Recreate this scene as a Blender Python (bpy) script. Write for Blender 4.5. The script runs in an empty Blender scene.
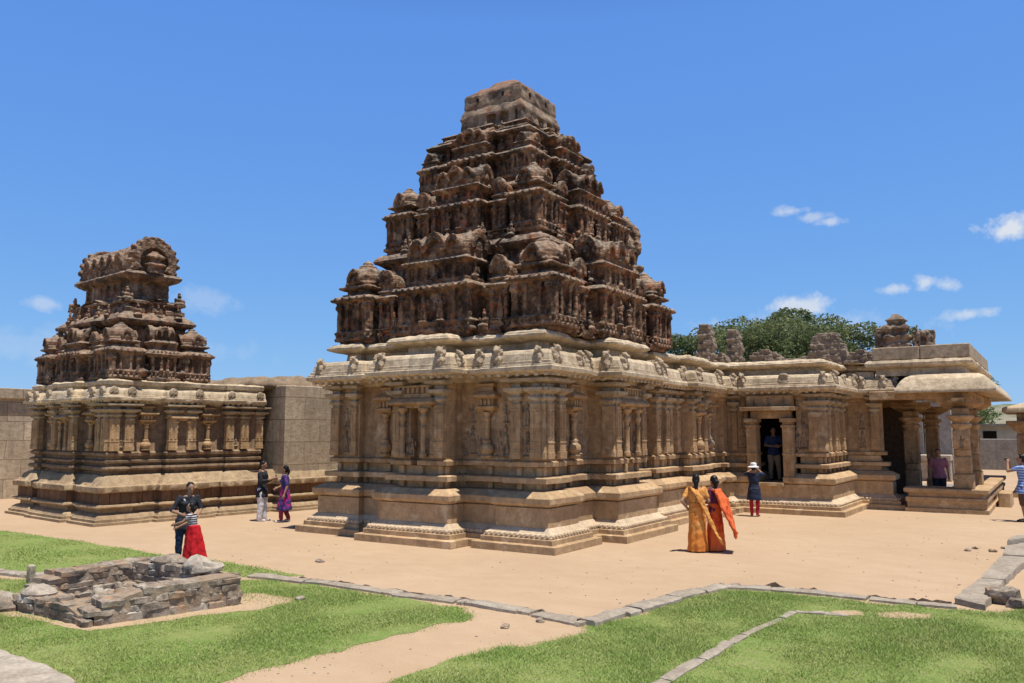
import bpy, bmesh, math, random
import numpy as np
from mathutils import Vector, Matrix, noise as mnoise

random.seed(7)
R = math.radians
sc = bpy.context.scene
COL = sc.collection

# ------------------------------------------------------------------ camera
CAM = Vector((8.345, -14.213, 2.4)); YAW = R(123.32); PITCH = R(6.28); FPX = 824.64
cd = bpy.data.cameras.new("camera"); cam = bpy.data.objects.new("camera", cd); COL.objects.link(cam)
cd.sensor_width = 36; cd.lens = 36 * FPX / 1024; cd.clip_end = 3000; cd.clip_start = 0.1
fw = Vector((math.cos(YAW) * math.cos(PITCH), math.sin(YAW) * math.cos(PITCH), math.sin(PITCH)))
cam.location = CAM; cam.rotation_euler = fw.to_track_quat('-Z', 'Y').to_euler()
sc.camera = cam
CR = Vector((math.sin(YAW), -math.cos(YAW), 0)); CU = CR.cross(fw)

def ray(px, py):
    return fw + CR * ((px - 512) / FPX) - CU * ((py - 341.5) / FPX)
def G(px, py, z=0.0):
    """ground point seen at a pixel of the photograph"""
    d = ray(px, py); t = (z - CAM.z) / d.z
    p = CAM + d * t
    return (p.x, p.y)

# ------------------------------------------------------------------ sun and sky
SUN_EL = R(74.5); SUN_AZ = R(-10)
sd = Vector((math.cos(SUN_EL) * math.cos(SUN_AZ), math.cos(SUN_EL) * math.sin(SUN_AZ), math.sin(SUN_EL)))
sl = bpy.data.lights.new("sun", 'SUN'); so = bpy.data.objects.new("sun", sl); COL.objects.link(so)
sl.energy = 5.0; sl.angle = R(0.5); sl.color = (1.0, 0.95, 0.87)
so.rotation_euler = (-sd).to_track_quat('-Z', 'Y').to_euler(); so.location = (20, -10, 60)
sc.view_settings.view_transform = 'Standard'; sc.view_settings.look = 'None'
sc.view_settings.exposure = 0.27; sc.view_settings.gamma = 1.0
SKY_STRENGTH = 0.13

w = bpy.data.worlds.new("World"); sc.world = w; w.use_nodes = True
nt = w.node_tree; nt.nodes.clear()

class NT:
    def __init__(self, tree): self.t = tree
    def n(self, typ, ins=None, **kw):
        nd = self.t.nodes.new(typ)
        for k, v in kw.items(): setattr(nd, k, v)
        for k, v in (ins or {}).items():
            s = nd.inputs[k]
            if isinstance(v, bpy.types.NodeSocket): self.t.links.new(v, s)
            elif isinstance(v, bpy.types.Node): self.t.links.new(v.outputs[0], s)
            else: s.default_value = v
        return nd
    def math(self, op, a, b=None, clamp=False):
        nd = self.n('ShaderNodeMath', {0: a} if b is None else {0: a, 1: b}, operation=op); nd.use_clamp = clamp
        return nd.outputs[0]
    def vmath(self, op, a, b=None):
        nd = self.n('ShaderNodeVectorMath', {0: a} if b is None else {0: a, 1: b}, operation=op)
        return nd.outputs['Value'] if op in ('DOT_PRODUCT', 'LENGTH') else nd.outputs[0]
    def noise(self, vec, scale, detail=5, rough=.55, dist=0.0):
        return self.n('ShaderNodeTexNoise', {'Vector': vec, 'Scale': scale, 'Detail': detail, 'Roughness': rough, 'Distortion': dist}).outputs[0]
    def ramp(self, fac, stops, interp='LINEAR'):
        nd = self.n('ShaderNodeValToRGB', {0: fac}); cr = nd.color_ramp; cr.interpolation = interp
        while len(cr.elements) > 1: cr.elements.remove(cr.elements[-1])
        for i, (p, c) in enumerate(stops):
            e = cr.elements[0] if i == 0 else cr.elements.new(p)
            e.position = p
            e.color = (c, c, c, 1) if isinstance(c, (int, float)) else (*c[:3], 1)
        return nd.outputs[0]
    def mix(self, fac, a, b, blend='MIX'):
        nd = self.n('ShaderNodeMix', data_type='RGBA', blend_type=blend)
        for s, v in ((0, fac), (6, a), (7, b)):
            if isinstance(v, bpy.types.NodeSocket): self.t.links.new(v, nd.inputs[s])
            elif s and not isinstance(v, (int, float)): nd.inputs[s].default_value = (*v[:3], 1)
            else: nd.inputs[s].default_value = v
        return nd.outputs[2]

W = NT(nt)
sky = W.n('ShaderNodeTexSky', sky_type='NISHITA')
sky.sun_disc = False; sky.sun_elevation = SUN_EL; sky.sun_rotation = R(90) - SUN_AZ
sky.altitude = 450; sky.air_density = 1.0; sky.dust_density = 0.15; sky.ozone_density = 5.0
tc = W.n('ShaderNodeTexCoord')
dirv = tc.outputs['Generated']
nz = W.noise(dirv, 30, 8, .66)
# small fair-weather clouds, each at its own bearing: (px, py, half width, half height, density)
clouds = [(792, 211, 15, 4, .5), (812, 217, 15, 4, .45), (830, 222, 11, 4, .55), (1010, 229, 17, 8, .9), (893, 289, 13, 5, .6), (926, 282, 9, 6, .7), (948, 285, 10, 6, .65),
          (806, 307, 23, 8, .75), (968, 314, 15, 5, .6), (42, 303, 11, 5, .4), (205, 300, 30, 10, .22), (800, 331, 90, 16, .3), (40, 345, 150, 12, .16)]
tot = None
for (px, py, hx, hy, dn) in clouds:
    c = ray(px, py).normalized()
    rt = Vector((c.y, -c.x, 0)).normalized()
    dd = W.vmath('SUBTRACT', dirv, tuple(c))
    x = W.math('DIVIDE', W.vmath('DOT_PRODUCT', dd, tuple(rt)), hx / FPX * .95)
    y = W.math('DIVIDE', W.vmath('DOT_PRODUCT', dd, (0, 0, 1)), hy / FPX * .95)
    r2 = W.math('SQRT', W.math('ADD', W.math('MULTIPLY', x, x), W.math('MULTIPLY', y, y)))
    r2 = W.math('ADD', r2, W.math('MULTIPLY', W.math('SUBTRACT', nz, .5), 4.2))
    f = W.math('MULTIPLY', W.math('SUBTRACT', 1.45, r2, clamp=True), dn)
    tot = f if tot is None else W.math('MAXIMUM', tot, f)
# the camera's rendering of that clear sky: flatter and bluer than the raw model
sepc = W.n('ShaderNodeSeparateColor', {0: sky.outputs[0]})
chan = []
for i, (k, g_) in enumerate(((.63, .62), (1.88, .48), (5.0, .16))):
    ref = (.78, 1.77, 3.78)[i]
    chan.append(W.math('MULTIPLY', W.math('POWER', W.math('DIVIDE', sepc.outputs[i], ref), g_), k))
skyc = W.n('ShaderNodeCombineColor', {0: chan[0], 1: chan[1], 2: chan[2]})
upz = W.n('ShaderNodeSeparateXYZ', {0: dirv}).outputs[2]
sky_dimmed = W.mix(1.0, skyc.outputs[0], W.ramp(upz, [(.46, 1.0), (.78, .24)]), 'MULTIPLY')      # sky dimmed above the view to weaken the fill light in shade
colr = W.mix(tot, sky_dimmed, (4.9, 5.1, 5.4))
bg = W.n('ShaderNodeBackground', {'Color': colr, 'Strength': SKY_STRENGTH})
W.n('ShaderNodeOutputWorld', {'Surface': bg.outputs[0]})

# ------------------------------------------------------------------ materials
def new_mat(name):
    m = bpy.data.materials.new(name); m.use_nodes = True; m.node_tree.nodes.clear()
    t = NT(m.node_tree)
    b = t.n('ShaderNodeBsdfPrincipled'); t.n('ShaderNodeOutputMaterial', {'Surface': b.outputs[0]})
    b.inputs['Specular IOR Level'].default_value = .25
    return m, t, b

def stone(name, c1, c2, dark, blotch=None, streak=.35, brick=None, bump=.5, rough=.9, lichen=None, fine=18, spot=.5, crust=None, crust_amt=0.0, rust=None, carve=0.0):
    m, t, b = new_mat(name)
    g = t.n('ShaderNodeNewGeometry'); P = g.outputs['Position']
    n1 = t.noise(P, .8, 6, .6); col = t.mix(t.ramp(n1, [(.32, 0), (.68, 1)]), c1, c2)
    if brick:
        Pb = t.vmath('ADD', P, t.vmath('MULTIPLY', t.vmath('SUBTRACT', t.n('ShaderNodeTexNoise', {'Vector': P, 'Scale': .9, 'Detail': 3}).outputs[1], (.5, .5, .5)), (.10, .10, .05)))
        sp = t.n('ShaderNodeSeparateXYZ', {0: Pb})
        v = t.n('ShaderNodeCombineXYZ', {0: t.math('ADD', sp.outputs[0], sp.outputs[1]), 1: sp.outputs[2]})
        bt = t.n('ShaderNodeTexBrick', {'Vector': v.outputs[0], 'Color1': (.78, .76, .74, 1), 'Color2': (1.16, 1.12, 1.08, 1), 'Mortar': (.48, .42, .36, 1), 'Scale': 1.0,
                 'Mortar Size': brick[2], 'Mortar Smooth': .3, 'Bias': 0.0, 'Brick Width': brick[0], 'Row Height': brick[1]})
        bt.offset = .37
        col = t.mix(brick[3], col, bt.outputs[0], 'MULTIPLY')
    n2 = t.noise(P, 5.5, 8, .68)
    col = t.mix(t.math('MULTIPLY', t.ramp(n2, [(.36, 1), (.6, 0)]), spot), col, dark)
    sv = t.vmath('MULTIPLY', P, (4.5, 4.5, .45))
    n3 = t.noise(sv, 1.0, 5, .6)
    col = t.mix(t.math('MULTIPLY', t.ramp(n3, [(.5, 0), (.72, 1)]), streak), col, dark)
    if blotch:
        n4 = t.noise(P, 2.1, 6, .62, .4)
        col = t.mix(t.ramp(n4, [(.56, 0), (.66, .85)]), col, blotch)
    if rust:
        n7 = t.noise(P, 3.4, 6, .65, .3)
        col = t.mix(t.ramp(n7, [(.53, 0), (.63, .8)]), col, rust)
    if crust:
        n5 = t.noise(P, 1.7, 9, .7, .5)
        col = t.mix(t.math('MULTIPLY', t.ramp(n5, [(.47, 0), (.58, 1)]), crust_amt), col, crust)
    if lichen:
        nz_ = t.n('ShaderNodeSeparateXYZ', {0: g.outputs['True Normal']}).outputs[2]
        n6 = t.noise(P, 6, 6, .65)
        f = t.math('MULTIPLY', t.ramp(nz_, [(.15, 0), (.6, 1)]), t.ramp(n6, [(.38, 0), (.62, lichen[1])]))
        col = t.mix(f, col, lichen[0])
    nf = t.noise(P, fine, 7, .7)
    col = t.mix(.5, col, t.ramp(nf, [(.25, .62), (.75, 1.3)]), 'MULTIPLY')
    t.t.links.new(col, b.inputs['Base Color'])
    b.inputs['Roughness'].default_value = rough
    hh = t.math('ADD', t.math('MULTIPLY', nf, .5), t.math('MULTIPLY', n2, .9))
    dist = .03
    if carve:                                   # worn courses and broken ornament, too small to model one by one
        nc = t.noise(t.vmath('MULTIPLY', P, (2.6, 2.6, 11.0)), 1.0, 5, .6); nd_ = t.noise(P, 9.0, 4, .6)
        hh = t.math('ADD', hh, t.math('ADD', t.math('MULTIPLY', nc, 1.6 * carve), t.math('MULTIPLY', nd_, 1.0 * carve))); dist = .06
    bp = t.n('ShaderNodeBump', {'Strength': bump, 'Distance': dist, 'Height': hh})
    t.t.links.new(bp.outputs[0], b.inputs['Normal'])
    return m

def plain(name, c, rough=.7, var=.25, scale=12, c2=None, sheen=0.0):
    m, t, b = new_mat(name)
    g = t.n('ShaderNodeTexCoord'); n = t.noise(g.outputs['Object'], scale, 4, .6)
    c2 = c2 or tuple(x * (1 - var) for x in c)
    t.t.links.new(t.mix(t.ramp(n, [(.4, 0), (.6, 1)]), c, c2), b.inputs['Base Color'])
    b.inputs['Roughness'].default_value = rough
    return m

M = {}
M['wall'] = stone('sandstone_wall', (.50, .335, .18), (.40, .255, .132), (.11, .066, .036), brick=(1.15, .62, .005, .5), streak=.5, spot=.46, bump=.6, blotch=(.55, .405, .245))
M['relief'] = stone('dark_carving', (.40, .29, .185), (.28, .195, .125), (.07, .05, .036), streak=.2, spot=.8, bump=.7)

M['plinth'] = stone('sandstone_plinth', (.57, .40, .225), (.45, .30, .165), (.17, .105, .06), brick=(1.05, 3.0, .006, .8), streak=.28, spot=.42, bump=.6, blotch=(.60, .455, .285))
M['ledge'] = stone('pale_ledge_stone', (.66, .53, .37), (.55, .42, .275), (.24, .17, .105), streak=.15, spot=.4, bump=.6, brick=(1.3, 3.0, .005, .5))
M['eave'] = stone('pale_eave_stone', (.68, .565, .40), (.55, .435, .29), (.2, .145, .09), streak=.45, spot=.6, bump=.7, brick=(1.6, 4.0, .008, .6), blotch=(.42, .33, .225))
M['carving'] = stone('carved_stone', (.50, .40, .275), (.37, .28, .185), (.14, .10, .066), streak=.25, spot=.6, bump=.6)
M['tower'] = stone('weathered_tower_stone', (.34, .205, .12), (.23, .12, .068), (.032, .021, .014), blotch=(.42, .30, .20), rust=(.35, .12, .052), crust=(.030, .022, .016), crust_amt=.9, streak=.7, spot=.85, bump=.75, lichen=((.40, .33, .25), .75), fine=14, carve=1.2)
M['tower_top'] = stone('plastered_top_block', (.36, .275, .19), (.27, .19, .125), (.06, .045, .034), crust=(.05, .04, .032), crust_amt=.75, rust=(.30, .13, .07), streak=.5, spot=.55, bump=.7)
M['tower_cap'] = stone('red_brick_rubble', (.30, .15, .09), (.25, .17, .12), (.09, .06, .045), bump=.8)
M['shrine_wall'] = stone('shrine_stone', (.34, .24, .15), (.25, .165, .10), (.075, .05, .033), brick=(1.2, .55, .006, .6), streak=.55, spot=.6, bump=.6)
M['shrine_plinth'] = stone('shrine_plinth_stone', (.47, .355, .22), (.36, .255, .15), (.14, .09, .055), brick=(1.2, 3.0, .006, .7), streak=.3, spot=.5, bump=.6)
M['shrine_frieze'] = stone('reddish_frieze_stone', (.22, .12, .068), (.17, .10, .06), (.07, .045, .03), brick=(.32, 2.0, .02, .9), streak=.4)
M['shrine_tower'] = stone('shrine_tower_brick', (.34, .215, .135), (.24, .14, .088), (.045, .031, .022), blotch=(.40, .29, .20), rust=(.34, .145, .075), crust=(.038, .029, .023), crust_amt=.75, streak=.5, spot=.75, bump=.75, lichen=((.38, .30, .22), .7), fine=14, carve=1.0)
M['ashlar'] = stone('ashlar_block_wall', (.52, .43, .315), (.43, .345, .24), (.20, .155, .11), brick=(1.7, .70, .016, 1.0), streak=.5, spot=.5, bump=.8)
M['slabgrey'] = stone('grey_granite', (.36, .32, .275), (.27, .235, .2), (.13, .11, .095), streak=.3, spot=.5, bump=.5)
M['ruinbrick'] = stone('ruined_brick', (.36, .285, .215), (.27, .205, .155), (.10, .075, .058), brick=(.4, .11, .02, .3), streak=.4, spot=.65, bump=1.0)
M['mortar'] = stone('earth_mortar', (.40, .30, .21), (.32, .23, .15), (.14, .10, .07), bump=.9)
M['dark'] = plain('painted_opening_shade', (.012, .009, .007), .95)  # near-black colour stands in for the shade inside openings
M['rock'] = stone('rubble_rock', (.42, .345, .265), (.29, .225, .165), (.09, .07, .055), blotch=(.52, .46, .38), rust=(.40, .245, .14), streak=.1, spot=.75, bump=.9, fine=22)
M['rockpale'] = stone('pale_rock', (.52, .45, .36), (.40, .33, .25), (.16, .12, .09), streak=.1, spot=.45, bump=.8, fine=22)
M['kerb'] = stone('kerb_stone', (.42, .36, .285), (.33, .27, .205), (.16, .125, .095), streak=.1, spot=.5, bump=.7, fine=22)
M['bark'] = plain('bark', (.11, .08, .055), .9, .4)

# ------------------------------------------------------------------ object helpers
def link(name, mesh, mat=None, parent=None, loc=(0, 0, 0), rot=0.0, scale=None):
    o = bpy.data.objects.new(name, mesh); COL.objects.link(o)
    if mat is not None and not mesh.materials: mesh.materials.append(mat)
    o.location = loc; o.rotation_euler = (0, 0, rot)
    if scale is not None: o.scale = scale if hasattr(scale, '__len__') else (scale,) * 3
    if parent is not None: o.parent = parent
    return o
def thing(name, label, cat, loc=(0, 0, 0), rot=0.0, group=None):
    o = bpy.data.objects.new(name, None); COL.objects.link(o)
    o.location = loc; o.rotation_euler = (0, 0, rot); o.empty_display_size = .2
    return tag(o, label, cat, group)
def tag(o, label, cat, group=None):
    o['label'] = label; o['category'] = cat
    if group: o['group'] = group
    return o
def struct(o, kind='structure'):
    o['kind'] = kind; return o

def jit(mesh, amp, freq=1.0, seed=0, octaves=4, along_normal=True):
    """weather a mesh: push every vertex along its normal by fractal noise"""
    n = len(mesh.vertices)
    co = np.empty(n * 3, 'f'); mesh.vertices.foreach_get('co', co); co = co.reshape(-1, 3)
    nr = np.empty(n * 3, 'f'); mesh.vertex_normals.foreach_get('vector', nr); nr = nr.reshape(-1, 3)
    off = Vector((seed * 13.7, seed * 7.1, seed * 3.3))
    d = np.array([mnoise.fractal(Vector(c) * freq + off, 1.0, 2.0, octaves) for c in co.tolist()], 'f')
    co += nr * (d * amp)[:, None]
    mesh.vertices.foreach_set('co', co.ravel()); mesh.update()

def smooth(mesh, ang=35):
    mesh.polygons.foreach_set('use_smooth', [True] * len(mesh.polygons))
    mesh.set_sharp_from_angle(angle=R(ang))

class MB:
    def __init__(s): s.v = []; s.f = []
    def add(s, vs, fs):
        o = len(s.v); s.v += [tuple(p) for p in vs]; s.f += [tuple(i + o for i in f) for f in fs]
    def box(s, x0, x1, y0, y1, z0, z1):
        s.add([(x0, y0, z0), (x1, y0, z0), (x1, y1, z0), (x0, y1, z0), (x0, y0, z1), (x1, y0, z1), (x1, y1, z1), (x0, y1, z1)],
              [(3, 2, 1, 0), (4, 5, 6, 7), (0, 1, 5, 4), (1, 2, 6, 5), (2, 3, 7, 6), (3, 0, 4, 7)])
    def bar(s, p0, p1, w, h):
        """box from p0 to p1 (xy), width w, from z to z+h at each end"""
        a = Vector(p0); b = Vector(p1); d = (b - a); d.z = 0; d.normalize(); nx = Vector((-d.y, d.x, 0)) * w / 2
        vs = [a - nx, b - nx, b + nx, a + nx]; vs = vs + [q + Vector((0, 0, h)) for q in vs]
        s.add(vs, [(3, 2, 1, 0), (4, 5, 6, 7), (0, 1, 5, 4), (1, 2, 6, 5), (2, 3, 7, 6), (3, 0, 4, 7)])
    def loft(s, rings, cap=True):
        n = len(rings[0]); vs = [p for r in rings for p in r]; fs = []
        for k in range(len(rings) - 1):
            for i in range(n):
                j = (i + 1) % n
                fs.append((k * n + i, k * n + j, (k + 1) * n + j, (k + 1) * n + i))
        if cap:
            fs.append(tuple(range(n - 1, -1, -1))); fs.append(tuple((len(rings) - 1) * n + i for i in range(n)))
        s.add(vs, fs)
    def rect(s, hx, hy, prof, c=(0, 0), z=0, k=1):
        """stack of rectangles; prof = (inset, z). k>1 rounds the corners of the plan into an octagon-like outline"""
        rings = []
        for d, zz in prof:
            a, b = max(hx - d, .005), max(hy - d, .005)
            rings.append([(c[0] - a, c[1] - b, z + zz), (c[0] + a, c[1] - b, z + zz), (c[0] + a, c[1] + b, z + zz), (c[0] - a, c[1] + b, z + zz)])
        s.loft(rings)
    def oct(s, hw, prof, c=(0, 0), z=0, n=16, p=3.0):
        """superellipse rings, prof = (radius factor of hw, z)"""
        rings = []
        for r, zz in prof:
            ring = []
            for i in range(n):
                a = 2 * math.pi * (i + .5) / n; ca, sa = math.cos(a), math.sin(a)
                q = (abs(ca) ** p + abs(sa) ** p) ** (-1 / p) * hw * r
                ring.append((c[0] + q * ca, c[1] + q * sa, z + zz))
            rings.append(ring)
        s.loft(rings)
    def lathe(s, prof, c=(0, 0), z=0, n=12):
        s.loft([[(c[0] + r * math.cos(2 * math.pi * i / n), c[1] + r * math.sin(2 * math.pi * i / n), z + zz) for i in range(n)] for r, zz in prof])
    def ell(s, c, r, n=10, m=6, rot=None):
        if not hasattr(r, '__len__'): r = (r, r, r)
        rings = []
        for k in range(m + 1):
            th = math.pi * (k + .02) / (m + .04) - math.pi / 2
            ring = []
            for i in range(n):
                a = 2 * math.pi * i / n
                p = Vector((r[0] * math.cos(th) * math.cos(a), r[1] * math.cos(th) * math.sin(a), r[2] * math.sin(th)))
                if rot: p = rot @ p
                ring.append(tuple(p + Vector(c)))
            rings.append(ring)
        s.loft(rings)
    def tube(s, pts, rad, n=10, flat=None):
        pts = [Vector(p) for p in pts]; rings = []
        if not hasattr(rad, '__len__'): rad = [rad] * len(pts)
        up = Vector((0, 0, 1))
        for i, p in enumerate(pts):
            d = (pts[min(i + 1, len(pts) - 1)] - pts[max(i - 1, 0)]).normalized()
            a = d.cross(Vector((0, 1, 0)) if abs(d.z) > .8 else up).normalized(); b = d.cross(a)
            rings.append([tuple(p + (a * math.cos(2 * math.pi * k / n) + b * math.sin(2 * math.pi * k / n)) * rad[i]) for k in range(n)])
        s.loft(rings)
    def limb(s, pts, rad, n=10):
        s.tube(pts, rad, n)
        for p, r in zip(pts, rad): s.ell(p, r * 1.0, n, 6)
    def arch(s, c, r, d, rin=.55, axis='y', n=14, legs=.35, tip=.25):
        """horseshoe gable: ring of outer radius r, standing in the xz (axis y) or yz (axis x) plane, depth d"""
        out, inn = [], []
        for i in range(n + 1):
            a = -legs + (math.pi + 2 * legs) * i / n
            k = 1 + tip * max(0, math.sin(a)) ** 8
            out.append((math.cos(a) * r * k, math.sin(a) * r * k)); inn.append((math.cos(a) * r * rin, math.sin(a) * r * rin))
        rings = []
        for (ox, oz), (ix, iz) in zip(out, inn):
            q = [(ox, -d / 2, oz), (ox, d / 2, oz), (ix, d / 2, iz), (ix, -d / 2, iz)]
            rings.append([((c[0] + x, c[1] + y, c[2] + zz) if axis == 'y' else (c[0] + y, c[1] + x, c[2] + zz)) for x, y, zz in q])
        s.loft(rings)
    def barrel(s, c, length, hw, h, axis='x', n=14):
        """vault with swelling sides, ridge along axis"""
        prof = []
        for i in range(n + 1):
            a = -.42 + (math.pi + .84) * i / n
            prof.append((math.cos(a) * hw, (math.sin(a) + .41) / 1.41 * h))
        rings = []
        for t in (-.5, -.46, .46, .5):
            k = .93 if abs(t) == .5 else 1
            ring = [((c[0] + t * length, c[1] - x * k, c[2] + zz * k) if axis == 'x' else (c[0] + x * k, c[1] + t * length, c[2] + zz * k)) for x, zz in prof]
            rings.append(ring)
        s.loft(rings)
    def mesh(s, name):
        m = bpy.data.meshes.new(name); m.from_pydata(s.v, [], s.f); m.update()
        bm = bmesh.new(); bm.from_mesh(m); bmesh.ops.recalc_face_normals(bm, faces=bm.faces); bm.to_mesh(m); bm.free()
        return m
    def bevel(s, name, wd=.012, amp=0.0, seed=0):
        m = s.mesh(name)
        bm = bmesh.new(); bm.from_mesh(m)
        es = [e for e in bm.edges if len(e.link_faces) == 2 and e.calc_face_angle(0) > R(40)]
        bmesh.ops.bevel(bm, geom=es, offset=wd, segments=1, affect='EDGES', clamp_overlap=True)
        bm.to_mesh(m); bm.free()
        if amp: jit(m, amp, 3.0, seed)
        smooth(m, 32)
        return m
    def eroded(s, name, voxel=.03, amp=.02, freq=4.0, seed=0, sm=1, oct_=4):
        """merge all pieces into one worn solid (voxel remesh) and weather it"""
        m = s.mesh(name + '_raw'); o = bpy.data.objects.new('tmp', m); COL.objects.link(o)
        md = o.modifiers.new('r', 'REMESH'); md.mode = 'VOXEL'; md.voxel_size = voxel
        if sm:
            m2 = o.modifiers.new('s', 'SMOOTH'); m2.iterations = sm; m2.factor = .5
        dg = bpy.context.evaluated_depsgraph_get()
        r = bpy.data.meshes.new_from_object(o.evaluated_get(dg)); r.name = name
        bpy.data.objects.remove(o); bpy.data.meshes.remove(m)
        if amp: jit(r, amp, freq, seed, oct_)
        r.polygons.foreach_set('use_smooth', [True] * len(r.polygons)); r.update()
        return r

def merged(*ms):
    bm = bmesh.new()
    for m in ms: bm.from_mesh(m)
    r = ms[0]; bm.to_mesh(r); bm.free(); r.update()
    return r

def offset_poly(poly, t):
    """inset a counter-clockwise polygon by t with mitred corners"""
    n = len(poly); out = []
    for i in range(n):
        p0, p1, p2 = Vector(poly[i - 1]), Vector(poly[i]), Vector(poly[(i + 1) % n])
        d1 = (p1 - p0).normalized(); d2 = (p2 - p1).normalized()
        n1 = Vector((-d1.y, d1.x)); n2 = Vector((-d2.y, d2.x))
        k = 1 + n1.dot(n2)
        out.append(tuple(p1 + (n1 + n2) * (t / k)) if k > 1e-4 else tuple(p1 + n1 * t))
    return out

def sweep(name, poly, prof, seg=.3, zseg=None, amp=.008, freq=1.6, seed=0, top=False, ang=30, closed=True, skip=()):
    """moulding: profile (inset, z) carried round a polygon"""
    if zseg:
        pp = [prof[0]]
        for a, b in zip(prof, prof[1:]):
            k = max(1, int(math.hypot(b[0] - a[0], b[1] - a[1]) / zseg + .5))
            pp += [(a[0] + (b[0] - a[0]) * i / k, a[1] + (b[1] - a[1]) * i / k) for i in range(1, k + 1)]
        prof = pp
    base = offset_poly(poly, prof[len(prof) // 2][0]); n = len(poly)
    cnt = [max(1, int(math.dist(base[i], base[(i + 1) % n]) / seg)) for i in range(n)]
    vs = []; N = sum(cnt)
    for t, z in prof:
        op = offset_poly(poly, t)
        for i in range(n):
            a = op[i]; b = op[(i + 1) % n]
            for k in range(cnt[i]):
                f = k / cnt[i]; vs.append((a[0] + (b[0] - a[0]) * f, a[1] + (b[1] - a[1]) * f, z))
    fs = []
    for k in range(len(prof) - 1):
        for i in range(N):
            j = (i + 1) % N
            fs.append((k * N + i, k * N + j, (k + 1) * N + j, (k + 1) * N + i))
    m = bpy.data.meshes.new(name); m.from_pydata(vs, [], fs); m.update()
    if top:
        bm = bmesh.new(); bm.from_mesh(m); bm.verts.ensure_lookup_table()
        es = []
        for i in range(N):
            a = bm.verts[(len(prof) - 1) * N + i]; b = bm.verts[(len(prof) - 1) * N + (i + 1) % N]
            e = bm.edges.get((a, b)); es.append(e)
        bmesh.ops.triangle_fill(bm, edges=es, use_beauty=True)
        bmesh.ops.recalc_face_normals(bm, faces=bm.faces)
        bm.to_mesh(m); bm.free()
    if amp: jit(m, amp, freq, seed)
    smooth(m, ang)
    return m

def ring(hx, hy, c=(0, 0)):
    return [(c[0] - hx, c[1] - hy), (c[0] + hx, c[1] - hy), (c[0] + hx, c[1] + hy), (c[0] - hx, c[1] + hy)]
def bays(hx, hy, lay, c=(0, 0)):
    """rectangle whose four sides step in and out; lay = [(fraction from, to, projection)] along each side"""
    pts = []
    for (ax, ay), (bx, by), (nx, ny) in (((-hx, -hy), (hx, -hy), (0, -1)), ((hx, -hy), (hx, hy), (1, 0)), ((hx, hy), (-hx, hy), (0, 1)), ((-hx, hy), (-hx, -hy), (-1, 0))):
        pts.append((c[0] + ax, c[1] + ay))
        for f0, f1, pr in lay:
            for f, q in ((f0, 0), (f0, pr), (f1, pr), (f1, 0)):
                pts.append((c[0] + ax + (bx - ax) * f + nx * q, c[1] + ay + (by - ay) * f + ny * q))
    return pts

# ------------------------------------------------------------------ ground
def ground_mat():
    m, t, b = new_mat('sandy_ground')
    P = t.n('ShaderNodeNewGeometry').outputs['Position']
    n1 = t.noise(P, .35, 6, .6); col = t.mix(t.ramp(n1, [(.3, 0), (.7, 1)]), (.465, .335, .215), (.41, .285, .178))
    n2 = t.noise(t.vmath('MULTIPLY', P, (1, 1.6, 1)), 1.6, 8, .7)
    col = t.mix(t.ramp(n2, [(.40, .3), (.6, 0)]), col, (.36, .24, .145))
    n3 = t.noise(P, 9, 6, .7); col = t.mix(t.ramp(n3, [(.58, 0), (.72, .5)]), col, (.51, .37, .245))
    nf = t.noise(P, 60, 4, .7); col = t.mix(.45, col, t.ramp(nf, [(.3, .7), (.7, 1.25)]), 'MULTIPLY')
    ln = t.vmath('LENGTH', P)
    col = t.mix(t.ramp(t.math('DIVIDE', ln, 120.0), [(.35, 0), (.75, 1)]), col, (.16, .15, .08))
    t.t.links.new(col, b.inputs['Base Color']); b.inputs['Roughness'].default_value = .95
    bp = t.n('ShaderNodeBump', {'Strength': .35, 'Distance': .03, 'Height': t.math('ADD', t.math('MULTIPLY', nf, .4), n2)})
    t.t.links.new(bp.outputs[0], b.inputs['Normal'])
    return m
M['sand'] = ground_mat()
gm = bpy.data.meshes.new('ground')
S_ = 1500
gm.from_pydata([(-S_, -S_, 0), (S_, -S_, 0), (S_, S_, 0), (-S_, S_, 0)], [], [(0, 1, 2, 3)])
struct(link('ground', gm, M['sand']))

def lawn_mat():
    m, t, b = new_mat('lawn_soil')
    P = t.n('ShaderNodeNewGeometry').outputs['Position']
    n1 = t.noise(P, .9, 6, .6); col = t.mix(t.ramp(n1, [(.35, 0), (.66, 1)]), (.165, .245, .05), (.25, .285, .085))
    n2 = t.noise(P, 7, 7, .7); col = t.mix(t.ramp(n2, [(.5, 0), (.66, .55)]), col, (.36, .31, .16))
    nf = t.noise(P, 45, 4, .7); col = t.mix(.6, col, t.ramp(nf, [(.3, .55), (.7, 1.35)]), 'MULTIPLY')
    t.t.links.new(col, b.inputs['Base Color']); b.inputs['Roughness'].default_value = .95
    bp = t.n('ShaderNodeBump', {'Strength': .6, 'Distance': .04, 'Height': t.math('ADD', nf, n2)})
    t.t.links.new(bp.outputs[0], b.inputs['Normal'])
    return m
M['lawn'] = lawn_mat()
def wobble(poly, step=.12, amp=.07, fr=1.3):
    out = []; n = len(poly)
    for i in range(n):
        a = Vector((*poly[i], 0)); b = Vector((*poly[(i + 1) % n], 0)); k = max(1, int((b - a).length / step))
        d = (b - a).normalized(); nr = Vector((-d.y, d.x, 0))
        for j in range(k):
            p = a.lerp(b, j / k)
            q = p + nr * amp * (mnoise.fractal(p * fr, 1, 2, 4) * 1.2)
            out.append((q.x, q.y))
    return out
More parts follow.
